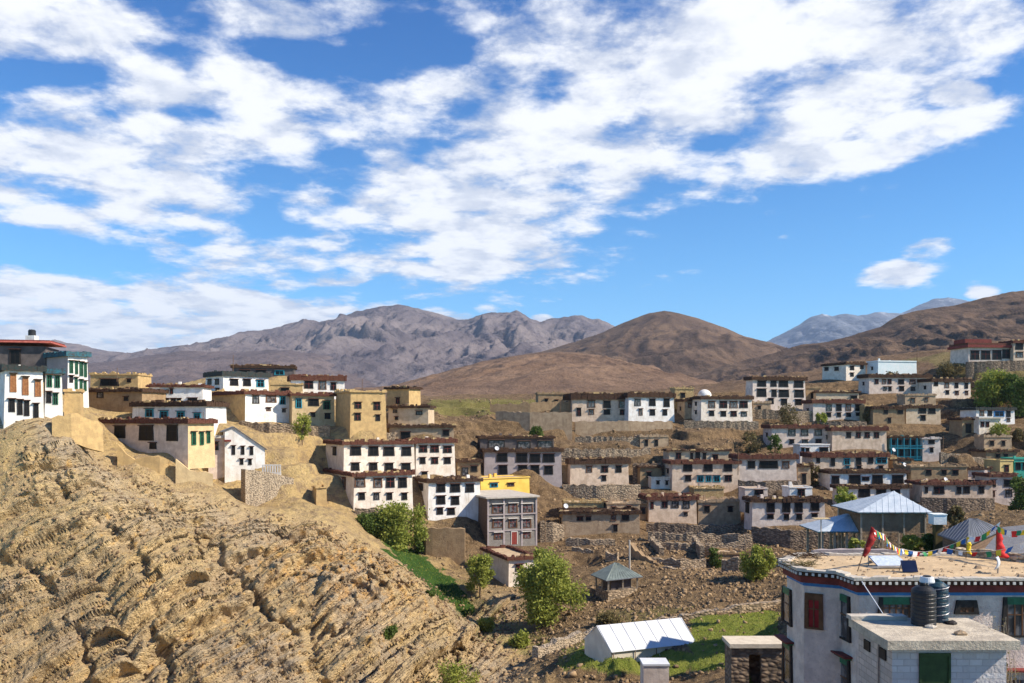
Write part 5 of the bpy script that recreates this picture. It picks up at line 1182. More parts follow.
def big_window(P, Q_, x0, x1, y0, y1, parent, C_, zbase, frame='frameblack', lintel='framegreen', pane='glassmid', mull=3, flare=0.10, hood=True, name='window'):
    D_ = Vector((Q_[0]-P[0], Q_[1]-P[1])).normalized()
    def f(px, py):
        k = (px-512)/F; uu = (k*P[1]-P[0])/(D_.x-k*D_.y); Yh = P[1]+uu*D_.y; return uu, wz(py, Yh)
    uA, zA = f(x0, y1); uB, zB = f(x1, y0); um = (uA+uB)/2; w = uB-uA; h = zB-zA
    b = MB(); t = 0.14
    b.box(-w/2-flare, -w/2+t, -0.10, 0.02, 0, h, 0, (-w/2, -w/2+t, -0.10, 0.02)); b.box(w/2-t, w/2+flare, -0.10, 0.02, 0, h, 0, (w/2-t, w/2, -0.10, 0.02))
    b.box(-w/2+t, w/2-t, -0.098, 0.02, 0.002, 0.09)
    for k in range(mull+1):
        x = -w/2+t+(w-2*t)*k/mull; b.box(x-0.03, x+0.03, -0.075, 0.0, 0.09, h-0.30, 1)
    b.box(-w/2+t, w/2-t, -0.07, 0.0, h*0.55, h*0.55+0.05, 1)
    b.box(-w/2+t, w/2-t, -0.09, 0.02, h-0.30, h-0.002, 2)
    if hood:
        b.box(-w/2-0.12, w/2+0.12, -0.28, 0.02, h+0.003, h+0.09, 2); b.box(-w/2-0.2, w/2+0.2, -0.40, 0.02, h+0.093, h+0.17, 3)
    o = b.build(name, [frame, 'framebrown', lintel, 'maroon'], parent)
    o.location = (P[0]+D_.x*um-C_[0], P[1]+D_.y*um-C_[1], zA-zbase); o.rotation_euler = (0, 0, math.atan2(D_.y, D_.x))
    MB().box(-w/2+0.08, w/2-0.08, -0.05, -0.01, 0.03, h-0.1).build('pane', pane, o)
    return o
A_, B_, C_2, D_2, E_ = WP[0], WP[1], WP[2], WP[3], WP[4]
big_window(A_, B_, 783.5, 792, 590, 621, near, RC, -16, hood=False, mull=1)
big_window(A_, B_, 784, 792.5, 645, 681, near, RC, -16, mull=1)
big_window(B_, C_2, 805, 823, 594, 628, near, RC, -16, frame='framebrown', lintel='framebrown', pane='flagdarkred', mull=2, flare=0.02, hood=False)
big_window(C_2, D_2, 839.5, 850.5, 597, 637, near, RC, -16, mull=1, hood=False)
big_window(C_2, D_2, 839.5, 850.5, 660, 700, near, RC, -16, mull=1, lintel='framegreen')
big_window(D_2, E_, 879, 912, 597, 622, near, RC, -16, mull=4, hood=False)
big_window(D_2, E_, 956, 976, 600, 614, near, RC, -16, mull=2, lintel='frameblack', pane='framebrown', hood=False)
big_window(D_2, E_, 1003, 1040, 597, 637, near, RC, -16, mull=4, hood=False)
big_window(D_2, E_, 1004, 1034, 672, 705, near, RC, -16, mull=4, lintel='slab')
# ------------------------------------------------------------------ the block outhouse in front of it
BC = (14.0, 29.6, -15.0)
ob = empty('block_outhouse', BC); tag(ob, 'flat roofed whitewashed block outhouse with a green door panel, nearest building at the bottom right', 'outhouse')
b = MB(); b.box(12.15-BC[0], 15.80-BC[0], 28.35-BC[1], 31.1-BC[1], -2, 7.72); 
b.m[5] = 1; b.build('wall', ['blockwhite','blockbounce'], ob)  # left wall coloured warmer to paint light bounced off the ground
rb_ = MB(); rb_.box(11.86-BC[0], 16.05-BC[0], 28.0-BC[1], 31.25-BC[1], 7.74, 8.03); rb_.build('roof_slab', 'nearslab' if 'nearslab' in MATS else 'slab', ob)
MB().box(11.80-BC[0], 13.75-BC[0], 30.85-BC[1], 31.3-BC[1], 8.033, 8.17).build('roof_kerb', 'slab', ob)
MB().box(-0.42, 0.42, -0.03, 0.02, 0, 1.5).box(-0.50, 0.50, -0.06, 0.02, 1.503, 1.60).box(-0.5,-0.423,-0.06,0.02,-0.3,1.5).box(0.423,0.5,-0.06,0.02,-0.3,1.5).build('door', ['oldgreen'], ob).location = (wx(934.5, 28.35)-BC[0], 28.35-BC[1], wz(656, 28.35)-1.5-BC[2])
for (px0, px1, py0, py1) in ((864,871.5,641,650),(879.5,887.5,649,658.5)):
    k = ((px0+px1)/2-512)/F; Yh = 12.15/k; zc = wz((py0+py1)/2, Yh)
    o = MB().box(-0.03, 0.03, -0.24, 0.24, -0.17, 0.17).build('vent_opening', 'frameblack', ob); o.location = (12.13-BC[0], Yh-BC[1], zc-BC[2])
MB().bar((12.10-BC[0], 29.3-BC[1], 3.0), (12.10-BC[0], 29.3-BC[1], 7.7), 0.03).build('drain_pipe', 'metalgrey', ob)
def tank(px, Y, zb_, r, h, label, mat, ribs=True):
    t = empty('water_tank', (wx(px, Y), Y, zb_)); tag(t, label, 'water tank')
    pr = [(r*0.97, 0)]
    if ribs:
        for k in range(8): pr += [(r, h*0.8*(k+0.15)/8), (r, h*0.8*(k+0.7)/8), (r*0.965, h*0.8*(k+0.85)/8)]
    pr += [(r, h*0.8), (r*0.93, h*0.87), (r*0.62, h*0.94), (r*0.3, h*0.97)]
    MB().lathe(pr, 28).build('body', mat, t, smooth=False)
    MB().lathe([(r*0.32, h*0.965), (r*0.33, h*1.01), (r*0.28, h*1.03)], 20).build('lid', mat, t)
    return t
ZS = -6.97
tank(923.5, 30.25, ZS, 0.40, 1.38, 'larger black ribbed water tank on the outhouse roof', 'blackplastic')
t2 = tank(938, 30.75, ZS, 0.33, 1.42, 'slimmer water tank wrapped in blue sheet, right of the black one', 'bluetarp')
b = MB()
for k in range(60):
    a = k*0.42; z = 0.05+k*0.02; a2 = a+0.42
    b.bar((0.345*math.cos(a), 0.345*math.sin(a), z), (0.345*math.cos(a2), 0.345*math.sin(a2), z+0.02), 0.018, n=4)
b.build('lashing', 'metalgrey', t2)
bk = empty('white_bucket', (wx(927, 30.35), 30.35, ZS+1.42)); tag(bk, 'upturned white tub resting on the lid of the black tank', 'tub')
MB().lathe([(0.24,0),(0.25,0.03),(0.21,0.17),(0.2,0.19)], 20).build('tub', 'canvas', bk); MB().lathe([(0.13,0.193),(0.12,0.23)], 16).build('handle_ring', 'blackplastic', bk)
for lab, px, Y, s_ in (('flat brown stone lying near the front edge of the outhouse roof', 961, 28.8, 0.22), ('pale stone lying at the foot of the black water tank', 931, 29.75, 0.18), ('dark metal scrap lying right of the water tanks on the outhouse roof', 951, 30.3, 0.2)):
    rnd = random.Random(hash_(lab)); b = MB(); b.lathe([(s_*0.9,0),(s_,s_*0.3),(s_*0.6,s_*0.55),(s_*0.2,s_*0.6)], 8)
    b.v = [(x*rnd.uniform(0.8,1.3), y*rnd.uniform(0.7,1.0), z*rnd.uniform(0.8,1.1)) for x, y, z in b.v]
    o = b.build('roof_stone' if 'stone' in lab else 'metal_scrap', 'buff' if 'brown' in lab else ('slab' if 'pale' in lab else 'frameblack')); o.location = (wx(px, Y), Y, ZS); tag(o, lab, 'stone' if 'stone' in lab else 'scrap')
# ------------------------------------------------------------------ things on the near roof
ZT = ZR-0.12
sp_ = empty('solar_panel', (wx(889, 40.3), 40.3, ZT)); tag(sp_, 'low pale blue solar panel lying on legs on the near roof', 'solar panel')
b = MB(); b.v = [(-0.7,-0.45,0.12),(0.75,-0.4,0.12),(0.6,0.5,0.42),(-0.75,0.45,0.42),(-0.7,-0.45,0.16),(0.75,-0.4,0.16),(0.6,0.5,0.46),(-0.75,0.45,0.46)]
b.f = [(0,3,2,1),(4,5,6,7),(0,1,5,4),(1,2,6,5),(2,3,7,6),(3,0,4,7)]; b.m = [0]*6; b.build('panel', 'panelpale', sp_)
fr_ = MB()
for p, q in (((-0.7,-0.45,0.13),(0.75,-0.4,0.13)),((0.75,-0.4,0.13),(0.6,0.5,0.43)),((-0.7,-0.45,0.13),(-0.75,0.45,0.43)),((-0.75,0.45,0.43),(0.6,0.5,0.43)),((-1.2,-0.6,0.1),(0.9,-0.55,0.1))): fr_.bar(p, q, 0.025)
fr_.build('frame', 'metalgrey', sp_)
for x, y, z in ((-0.7,-0.45,0.12),(0.75,-0.4,0.12),(0.6,0.5,0.42),(-0.75,0.45,0.42)): MB().bar((x,y,0),(x,y,z),0.025).build('leg', 'metalgrey', sp_)
sq = empty('solar_panel', (wx(909.5, 38.9), 38.9, ZT)); tag(sq, 'small square black solar panel standing tilted on the near roof', 'solar panel')
b = MB(); b.v = [(-0.33,-0.12,0.05),(0.33,-0.12,0.05),(0.33,0.12,0.52),(-0.33,0.12,0.52),(-0.33,-0.06,0.02),(0.33,-0.06,0.02),(0.33,0.18,0.49),(-0.33,0.18,0.49)]
b.f = [(0,1,2,3),(4,7,6,5),(0,4,5,1),(1,5,6,2),(2,6,7,3),(3,7,4,0)]; b.m = [0]*6; b.build('panel', 'panelblue', sq)
MB().bar((-0.28,0.15,0.45),(-0.28,0.4,0),0.02).bar((0.28,0.15,0.45),(0.28,0.4,0),0.02).build('prop', 'metalgrey', sq)
# curved white reflector dish at the right side of the roof
dr = empty('dish', (wx(999, 38.6), 38.6, ZT)); tag(dr, 'curved white dish edge standing on the right part of the near roof', 'dish')
b = MB(); nn = 10
for i in range(nn+1):
    for j in range(nn+1):
        a, r = -0.35+0.7*i/nn, -0.45+0.9*j/nn
        b.v.append((a*0.6, 0.5*(a*a+r*r), 0.45+r*0.9*0.7))
for i in range(nn):
    for j in range(nn): b.f.append((i*(nn+1)+j, (i+1)*(nn+1)+j, (i+1)*(nn+1)+j+1, i*(nn+1)+j+1)); b.m.append(0)
rf = b.build('reflector', 'canvas', dr, smooth=True); sol = rf.modifiers.new('thick', 'SOLIDIFY'); sol.thickness = 0.03; rf.rotation_euler = (0.1, 0, 0.9)
MB().bar((0,0.1,0.0),(0,0.06,0.42),0.03).build('mount', 'metalgrey', dr)
# leaning mast with a dark red cloth
def mast(label, base, top, cloth, cloth_mat, cat='flag', name='flag_mast', r=0.02):
    base = Vector(base); top = Vector(top); e = empty(name, base); tag(e, label, cat)
    MB().bar((0,0,0), top-base, r, r*0.7).build('mast', 'wood', e)
    f0, f1, wd, sd_ = cloth; d = top-base; b = MB(); n = 14; rnd = random.Random(sd_); prev = 0
    for i in range(n+1):
        f = f0+(f1-f0)*i/n; p = d*f; wob = rnd.uniform(-0.05, 0.05); ww_ = wd(i/n)*rnd.uniform(0.8, 1.15)
        b.v += [tuple(p+Vector((-0.02,0,0))), tuple(p+Vector((ww_*0.5, wob-0.06, -0.05))), tuple(p+Vector((ww_, wob+0.05, -0.12)))]
    for i in range(n):
        k = i*3; b.f += [(k,k+1,k+4,k+3),(k+1,k+2,k+5,k+4)]; b.m += [0,0]
    o = b.build('cloth', cloth_mat, e, smooth=True); s_ = o.modifiers.new('t', 'SOLIDIFY'); s_.thickness = 0.02
    return e
mast('thin mast leaning right with a long dark red cloth at the near roof corner', (wx(857.5, 38.6), 38.6, ZR-0.02), (wx(871.5, 38.8), 38.8, wz(526, 38.8)), (0.35, 0.99, lambda q: 0.12+0.22*math.sin(q*3), 5), 'flagdarkred')
mast('bright red cloth gathered into a tall cone on the right end of the near roof', (wx(996, 42.0), 42.0, ZR-0.1), (wx(996.5, 42.0), 42.0, wz(524, 42.0)), (0.12, 0.97, lambda q: 0.62-0.45*q, 9), 'flagred')
mast('yellow flag strip on a short stick on the near roof', (wx(966, 42.8), 42.8, ZR-0.1), (wx(967, 42.8), 42.8, wz(536, 42.8)), (0.25, 0.98, lambda q: 0.30-0.1*q, 13), 'flagyellow')
FC = ['flagblue', 'flagwhite', 'flagred', 'flaggreen', 'flagyellow']
def flag_string(label, pts, step=0.25, size=0.26, sd_=1):
    rnd = random.Random(sd_); P = [Vector(p) for p in pts]; c0 = P[0].copy()
    e = empty('prayer_flag_string', c0); tag(e, label, 'prayer flags', 'strings of prayer flags over the near roof')
    cb = MB(); cur = []
    for i in range(len(P)-1):
        for k in range(8):
            t = k/8; q = P[i].lerp(P[i+1], t); q.z -= 0.10*(P[i+1]-P[i]).length*0.6*math.sin(math.pi*t)*0.5; cur.append(q)
    cur.append(P[-1])
    for i in range(len(cur)-1): cb.bar(cur[i]-c0, cur[i+1]-c0, 0.010, n=4)
    cb.build('cord', 'framewhite', e)
    dist = 0; nxt = 0.1; ci = rnd.randint(0, 4)
    for i in range(len(cur)-1):
        L = (cur[i+1]-cur[i]).length; d = (cur[i+1]-cur[i]).normalized()
        while nxt < dist+L:
            q = cur[i]+d*(nxt-dist); s_ = size*rnd.uniform(0.75, 1.2); tw = rnd.uniform(-0.5, 0.5)*s_; sw = rnd.uniform(-0.5, 0.4)*s_
            b = MB(); a0 = Vector((0,0,0)); a1 = d*s_*0.9
            dn = Vector((sw*0.7, tw, -s_))
            m1 = dn*0.5+Vector((0, rnd.uniform(-0.05, 0.05), 0))
            b.v = [tuple(a0), tuple(a1), tuple(a1+m1), tuple(a0+m1), tuple(a1*rnd.uniform(0.8, 1)+dn), tuple(a0+dn)]; b.f = [(0,1,2,3),(3,2,4,5)]; b.m = [0,0]
            o = b.build('flag', FC[ci % 5], e); o.location = q-c0; ci += 1
            nxt += step*rnd.uniform(0.9, 1.25)
        dist += L
    return e
def Z3(px, py, Y): return tuple(W3(px, py, Y))
flag_string('prayer flags falling steeply from the leaning mast to the back of the roof', [Z3(871.5,527,38.8), Z3(884,534,40.0), Z3(893,545,41.5), Z3(903,549,43)], sd_=3)
flag_string('prayer flags running along the back edge of the near roof', [Z3(903,549,43.2), Z3(925,552,43.6), Z3(945,547,43.4), Z3(967,537,42.8)], sd_=5)
flag_string('prayer flags rising from the yellow flag stick to the red cloth cone', [Z3(967,537,42.8), Z3(980,536,42.4), Z3(996,525,42.0)], sd_=8)
flag_string('prayer flags running from the red cloth cone out of the right edge', [Z3(996,525,42.0), Z3(1010,531,41), Z3(1040,527,40)], sd_=11)
flag_string('low prayer flags drooping beside the roof between yellow flag and red cone', [Z3(945,548,43.0), Z3(975,552,42.4), Z3(1004,549,41.5), Z3(1035,536,40.5)], step=0.5, sd_=14)
wall_thing('parapet_wall', 'rough stone parapet slanting along the right rear of the near roof', 'parapet wall', [(22.0,43.9,ZR+0.30,ZR-0.3),(23.5,42.5,ZR+0.3,ZR-0.3),(25.9,40.2,ZR+0.3,ZR-0.3)], 0.35, 'drystonepale', None, jag=0.12, seg=0.4)
rnd = random.Random(5)
b = MB()
for k in range(150):
    x, y = rnd.uniform(14.6, 24.5), rnd.uniform(37.3, 43.5); s_ = rnd.uniform(0.02, 0.07)*(2 if rnd.random() < 0.1 else 1)
    if y > 40.5 and x > 21: continue
    b.box(x-s_, x+s_, y-s_*0.8, y+s_*0.8, ZR-0.13, ZR-0.12+s_, 0, (x-s_*0.5, x+s_*0.6, y-s_*0.5, y+s_*0.4))
gv = b.build('gravel', 'buff'); tag(gv, 'loose pebbles and clods lying on the clay roof of the near house', 'gravel', kind='stuff')
# small rubbish on the roof corner
for lab, px, Y, mt, nm, sc_ in (('bundle of twigs and stones at the left rear corner of the near roof', 806, 43.0, 'brush', 'twig_bundle', 1.0), ('long twig bundle lying on the left front edge of the near roof', 800, 40.4, 'leafdry', 'twig_bundle', 0.8)):
    rnd = random.Random(hash_(lab)); b = MB()
    for k in range(60):
        p = Vector((rnd.uniform(-0.8,0.8)*sc_, rnd.uniform(-0.35,0.35), rnd.uniform(0.02,0.25))); d = Vector((rnd.uniform(-1,1), rnd.uniform(-0.5,0.5), rnd.uniform(-0.1,0.25))).normalized()*0.3
        b.bar(p-d, p+d, 0.012, n=3)
    o = b.build(nm, mt); o.location = (wx(px, Y), Y, ZT); tag(o, lab, 'twig bundle')
def stick(name, label, cat, base, top, r, mat='wood', extra=None):
    base, top = Vector(base), Vector(top); b = MB().bar((0,0,0), top-base, r, r*0.8)
    if extra: extra(b, top-base)
    o = b.build(name, mat); o.location = base; tag(o, label, cat); return o
stick('hose', 'pale hose hanging from the near roof edge down to the outhouse roof', 'hose', (wx(862,36.6), 36.6, ZR-0.1), (wx(884,31.2), 31.2, ZS+0.1), 0.022, 'canvas')

# ------------------------------------------------------------------ pavilions with metal roofs
def hip_roof(name, corners, apexes, mat, parent, C_, th=0.10, fascia='bluegreen'):
    """corners: 4 eave points CCW (x,y,z); apexes: 1 or 2 ridge points"""
    b = MB(); V0 = Vector(C_)
    P = [Vector(p)-V0 for p in corners]; A = [Vector(p)-V0 for p in apexes]
    for p in P: b.v.append(tuple(p))
    for p in P: b.v.append(tuple(p-Vector((0,0,th))))
    for a in A: b.v.append(tuple(a))
    if len(A) == 1: b.f += [(0,1,8),(1,2,8),(2,3,8),(3,0,8)]
    else: b.f += [(0,1,9,8),(1,2,9),(2,3,8,9),(3,0,8)]
    b.m += [0]*4
    b.f += [(7,6,5,4)]; b.m += [1]
    for i in range(4): b.f.append((i, i+4, (i+1) % 4+4, (i+1) % 4)); b.m.append(1)
    # standing seams
    n_s = 12
    quads = [(0,1,8,8),(1,2,8,8),(2,3,8,8),(3,0,8,8)] if len(A) == 1 else [(0,1,9,8),(1,2,9,9),(2,3,8,9),(3,0,8,8)]
    for (i, j, k2, k1) in quads:
        p, q, r2_, r1_ = Vector(b.v[i]), Vector(b.v[j]), Vector(b.v[k2]), Vector(b.v[k1])
        for s_ in range(1, n_s):
            t = s_/n_s; lo = p.lerp(q, t); mid_ = r1_.lerp(r2_, t)
            if k1 == k2:
                f = 1-abs(2*t-1); hi = lo.lerp(mid_, 1.0); e = (q-p); hi = lo+( (mid_-(p+q)/2))*f
            else: hi = mid_
            if (hi-lo).length > 0.2: b.bar(lo+Vector((0,0,0.01)), hi+Vector((0,0,0.01)), 0.022, n=4, cap=False)
    return b.build(name, [mat, fascia], parent)
# big pavilion
c1 = (wx(895, 80.2), 80.2, -12.3); p1 = empty('large_pavilion', c1); tag(p1, 'larger pavilion with a pale blue pyramid roof and dark screened walls above the near roof', 'pavilion', None)
xl, xr, yf, yb_, ze = wx(858,77), wx(932.8,77), 77.0, 83.4, wz(512.3, 77)
hip_roof('roof', [(xl,yf,ze),(xr,yf,ze),(xr,yb_,ze),(xl,yb_,ze)], [(wx(894,80.2),80.2,wz(491,80.2))], 'tinblue', p1, c1)
scr = MB()
xa, xb = xl+0.45-c1[0], xr-0.45-c1[0]; y0_, y1_ = yf+0.5-c1[1], yb_-0.5-c1[1]; zt_ = ze-0.12-c1[2]; zb2 = wz(533, 77.5)-c1[2]
scr.box(xa, xb, y0_, y0_+0.08, zb2, zt_); scr.box(xa, xb, y1_-0.08, y1_, zb2, zt_); scr.box(xa, xa+0.08, y0_+0.083, y1_-0.083, zb2, zt_); scr.box(xb-0.08, xb, y0_+0.083, y1_-0.083, zb2, zt_)
for k in range(22):
    zz = zb2+(zt_-zb2)*(k+0.5)/22; scr.box(xa+0.01, xb-0.01, y0_-0.03, y0_-0.002, zz-0.025, zz+0.02, 1)
scr.build('screen_wall', ['wood','buff'], p1)
for k in range(4):
    for yy in (y0_, y1_-0.14):
        x = xa+(xb-xa)*k/3; MB().box(x-0.07, x+0.07, yy-0.12, yy-0.035 if yy == y0_ else yy+0.1, -0.8, zt_).build('post', 'palewood', p1)
# lower pavilion left
c2_ = (wx(850, 80), 80, -12.8); p2_ = empty('small_pavilion', c2_); tag(p2_, 'lower open sided pavilion with a blue tin roof at the left of the larger one', 'pavilion', None)
xl, xr, yf, yb_, ze = wx(817.5,78), wx(880,78), 78.0, 81.0, wz(531.5, 78)
hip_roof('roof', [(xl,yf,ze),(xr,yf,ze),(xr,yb_+2,ze),(xl,yb_+2,ze)], [(wx(853,80.5),80.5,wz(512,80.5)),(wx(859,80.5),80.5,wz(512,80.5))], 'tinblue', p2_, c2_)
for k in range(5):
    x = xl+0.6+(xr-xl-1.2)*k/4-c2_[0]
    for yy in (yf+0.5-c2_[1], yb_+1.4-c2_[1]): MB().box(x-0.09, x+0.09, yy-0.09, yy+0.09, -0.6, ze-0.11-c2_[2]).build('post', 'palewood', p2_)
MB().box(xl+0.4-c2_[0], xr-0.4-c2_[0], yf+0.42-c2_[1], yf+0.52-c2_[1], 0.35, 1.0).build('rail_wall', 'mauve', p2_)
ps = empty('shade_board', (wx(821,72), 72, -12.5)); tag(ps, 'pale flat board on a thin post left of the lower pavilion', 'board')
MB().bar((0,0,0),(0,0,wz(519,72)+12.5),0.04).build('post', 'palewood', ps); MB().box(-0.65,0.65,-0.35,0.35,wz(519,72)+12.503,wz(519,72)+12.57).build('board', 'ochrebright', ps)
pb = empty('cistern_box', (wx(937.5,75.5), 75.5, -12.2)); tag(pb, 'pale blue box cistern on a green grey pillar right of the larger pavilion', 'cistern')
hb = wz(514.5,75.5)+12.2; h2 = wz(524,75.5)+12.2
MB().box(-0.55,0.55,-0.5,0.5,h2,hb).box(-0.6,0.6,-0.55,0.55,hb+0.003,hb+0.08).build('box', 'whiteaqua', pb); MB().box(-0.30,0.30,-0.3,0.3,-0.5,h2-0.003).build('pillar', 'leafdry', pb)
wall_thing('garden_wall', 'low grey green garden wall in front of the two pavilions', 'wall', [(wx(812,66),66,wz(549.5,66),-13.5),(wx(860,66),66,wz(549,66),-13.5),(wx(905,66),66,wz(549.5,66),-13.5)], 0.35, 'mauve', None, jag=0.03)
# grey hipped roof building to the right
zE = -8.74
Lc = Vector((wx(937.5,68),68,zE)); Fc_ = Vector((wx(968,62),62,zE)); Rc = Vector((wx(1003,71.0),71.0,zE)); Bc = Lc+Rc-Fc_
gb = empty('grey_roofed_hall', ((Lc.x+Rc.x)/2, (Lc.y+Rc.y)/2, -12.6)); tag(gb, 'low hall under a wide dark slate grey hipped roof right of the pavilions', 'hall')
cg = gb.location.copy(); cen = (Lc+Rc)/2
hip_roof('roof', [Fc_, Rc, Bc, Lc], [(wx(969,66.5),66.5,wz(518.5,66.5)), (wx(978,69.5),69.5,wz(519,69.5))], 'tingrey', gb, cg, fascia='tingrey')
def shrink(p, k): return (cen.x+(p.x-cen.x)*k-cg.x, cen.y+(p.y-cen.y)*k-cg.y)
MB().poly([shrink(Fc_,0.85), shrink(Rc,0.85), shrink(Bc,0.85), shrink(Lc,0.85)], -1.5, zE-0.15-cg.z).build('wall', 'mudbrick', gb)
# grey sloping roof at the right edge
pts = [(985,548,53.5),(992,562,49.5),(1062,574,46.5),(1075,520,64),(1003,527,62.5)]
P5 = [W3(*q) for q in pts]; ctr = sum(P5, Vector())/5; gs = empty('grey_roofed_shed', (ctr.x, ctr.y, -12.6)); tag(gs, 'shed with a rough grey sloping roof at the right edge behind the red cloth cone', 'shed')
b = MB(); cz = Vector((ctr.x, ctr.y, -12.6))
N_ = 5
for q in P5: b.v.append(tuple(q-cz))
for q in P5: b.v.append(tuple(q-cz-Vector((0,0,0.15))))
b.v.append(tuple(ctr-cz+Vector((0,0,0.1))))
for i in range(5): b.f.append((i, (i+1) % 5, 10)); b.f.append((i, i+5, (i+1) % 5+5, (i+1) % 5)); b.m += [0, 0]
b.f.append((9,8,7,6,5)); b.m.append(0); b.build('roof', 'greysheet', gs)
MB().poly([((q.x-ctr.x)*0.9, (q.y-ctr.y)*0.9) for q in P5], -1.5, min(q.z for q in P5)+12.6-0.1).build('wall', 'mudbrick', gs)
# small grey pavilion in the bowl
cp = (wx(616,118), 118, gz(wx(616,118),118)-0.2); sp2 = empty('grey_pavilion', cp); tag(sp2, 'small grey pavilion with a pointed tin roof and dark open sides below the rubble slope', 'pavilion', None)
L1_, F1_, R1_ = W3(590.5,575.5,118.5), W3(606,579.2,114.0), W3(643,576.5,117)
L1_.z = F1_.z = R1_.z = wz(576.5,117); B1_ = L1_+R1_-F1_
hip_roof('roof', [F1_, R1_, B1_, L1_], [(wx(614.5,118),118,wz(562.5,118)), (wx(618.5,118.6),118.6,wz(563,118.6))], 'tingreen', sp2, cp, fascia='tingrey')
cen = (L1_+R1_)/2
base_z = wz(591,117)
def shr(p, k): return (cen.x+(p.x-cen.x)*k-cp[0], cen.y+(p.y-cen.y)*k-cp[1])
q4 = [F1_, R1_, B1_, L1_]
b = MB(); b.poly([shr(q_, 0.80) for q_ in q4], -1.0, base_z-cp[2]+0.35); b.build('plinth', 'drystone', sp2)
for i in range(4):
    a, c3 = shr(q4[i], 0.78), shr(q4[(i+1) % 4], 0.78)
    for t in (0, 0.5):
        x, y = a[0]+(c3[0]-a[0])*t, a[1]+(c3[1]-a[1])*t; MB().box(x-0.11, x+0.11, y-0.11, y+0.11, base_z-cp[2]+0.353, wz(577.3,117)-cp[2]).build('post', 'palewood', sp2)
b = MB(); b.poly([shr(q_, 0.55) for q_ in q4], base_z-cp[2]+0.353, wz(577.6,117)-cp[2]-0.02); b.build('inner_room', 'greydark', sp2)
stick('pale_post', 'tall pale post standing just right of the small grey pavilion', 'post', (wx(629.8,123), 123, gz(wx(629.8,123),123)-0.3), (wx(629.5,123), 123, wz(540,123)), 0.16, 'slab')
# ------------------------------------------------------------------ white tent on the field
zt0 = gz(wx(650,86),86)
FL, FRr = W3(611,664,84), W3(696,653,87.5)
EL, ER = W3(611,650.6,84), W3(696,642.8,87.5); EL.z = ER.z = (EL.z+ER.z)/2
BL_ = W3(594,661,91.5); 
d_ = (FRr-FL); d_.z = 0
nrm = Vector((-d_.y, d_.x, 0)).normalized(); wdt = 5.6
BLb = EL+nrm*wdt; BRb = ER+nrm*wdt
RL = (EL+BLb)/2; RR = (ER+BRb)/2; RL.z = wz(625.5, RL.y); RR.z = RL.z
ct = Vector(((EL.x+BRb.x)/2, (EL.y+BRb.y)/2, wz(664,84)+0.05)); tent = empty('white_tent', ct); tag(tent, 'long white ridge tent with straight sides pitched on the green field', 'tent')
def nn_(p): return p-ct
b = MB(); zg = -0.6
roofL = []
b.quad(nn_(EL)-nrm*0.15-Vector((0,0,0.08)), nn_(ER)-nrm*0.15-Vector((0,0,0.08)), nn_(RR)+d_.normalized()*0.12, nn_(RL)-d_.normalized()*0.12)
b.quad(nn_(RL)-d_.normalized()*0.12, nn_(RR)+d_.normalized()*0.12, nn_(BRb)+nrm*0.15-Vector((0,0,0.08)), nn_(BLb)+nrm*0.15-Vector((0,0,0.08)))
o = b.build('canopy', 'canvas', tent); s_ = o.modifiers.new('t', 'SOLIDIFY'); s_.thickness = 0.05
b = MB()
def dn(p, z=zg): return Vector((nn_(p).x, nn_(p).y, z))
b.quad(dn(EL), dn(ER), nn_(ER), nn_(EL)); b.quad(dn(ER), dn(BRb), nn_(BRb), nn_(RR)-Vector((0,0,0.03)), nn_(ER)); b.quad(dn(BRb), dn(BLb), nn_(BLb), nn_(BRb)); b.quad(dn(BLb), dn(EL), nn_(EL), nn_(RL)-Vector((0,0,0.03)), nn_(BLb))
o = b.build('side_wall', 'canvascream', tent)
for t in (0.02, 0.27, 0.52, 0.73, 0.98):
    p = nn_(EL.lerp(ER, t))-nrm*0.1; MB().bar((p.x, p.y, zg), (p.x, p.y, p.z-0.05), 0.045 if t != 0.73 else 0.08).build('pole', 'wood', tent)
    q_ = p-nrm*1.3; 
    MB().bar((p.x, p.y, p.z-0.08), (q_.x, q_.y, -0.2), 0.015, n=4).build('guy_rope', 'framewhite', tent)
MB().bar(nn_(RL)-d_.normalized()*0.15-Vector((0,0,0.06)), nn_(RR)+d_.normalized()*0.15-Vector((0,0,0.06)), 0.05).build('ridge_pole', 'wood', tent)
sm = MB()
for t in (0.0, 0.14, 0.28, 0.43, 0.57, 0.71, 0.86, 1.0):
    p0 = nn_(EL.lerp(ER, t))-nrm*0.13-Vector((0,0,0.04)); p1_ = nn_(RL.lerp(RR, t))+Vector((0,0,0.03)); sm.bar(p0, p1_, 0.02, n=4)
sm.bar(nn_(EL)-nrm*0.16-Vector((0,0,0.07)), nn_(ER)-nrm*0.16-Vector((0,0,0.07)), 0.04, n=4); sm.build('seam', 'canvas', tent)
# ------------------------------------------------------------------ stone shed with pale slab
c4 = Vector((wx(756,62), 62, wz(683,61))); sh4 = empty('stone_shed', c4); tag(sh4, 'small dark stone shed with a doorway and pale roof slab against the near house', 'shed')
xa, xb = wx(731.5,60)-c4.x, wx(785,60)-c4.x; ya, yb2 = 60-c4.y, 61.9-c4.y; zt4 = wz(647.5,60)-c4.z
b = MB(); dx0, dx1 = wx(749,60)-c4.x, wx(761.5,60)-c4.x; zd = wz(654.5,60)-c4.z
b.box(xa, dx0, ya, ya+0.4, -2, zt4); b.box(dx1, xb, ya, ya+0.4, -2, zt4); b.box(dx0, dx1, ya+0.003, ya+0.4, zd, zt4); b.box(xa, xb, yb2-0.4, yb2, -2, zt4); b.box(xa, xa+0.4, ya+0.403, yb2-0.403, -2, zt4); b.box(xb-0.4, xb, ya+0.403, yb2-0.403, -2, zt4)
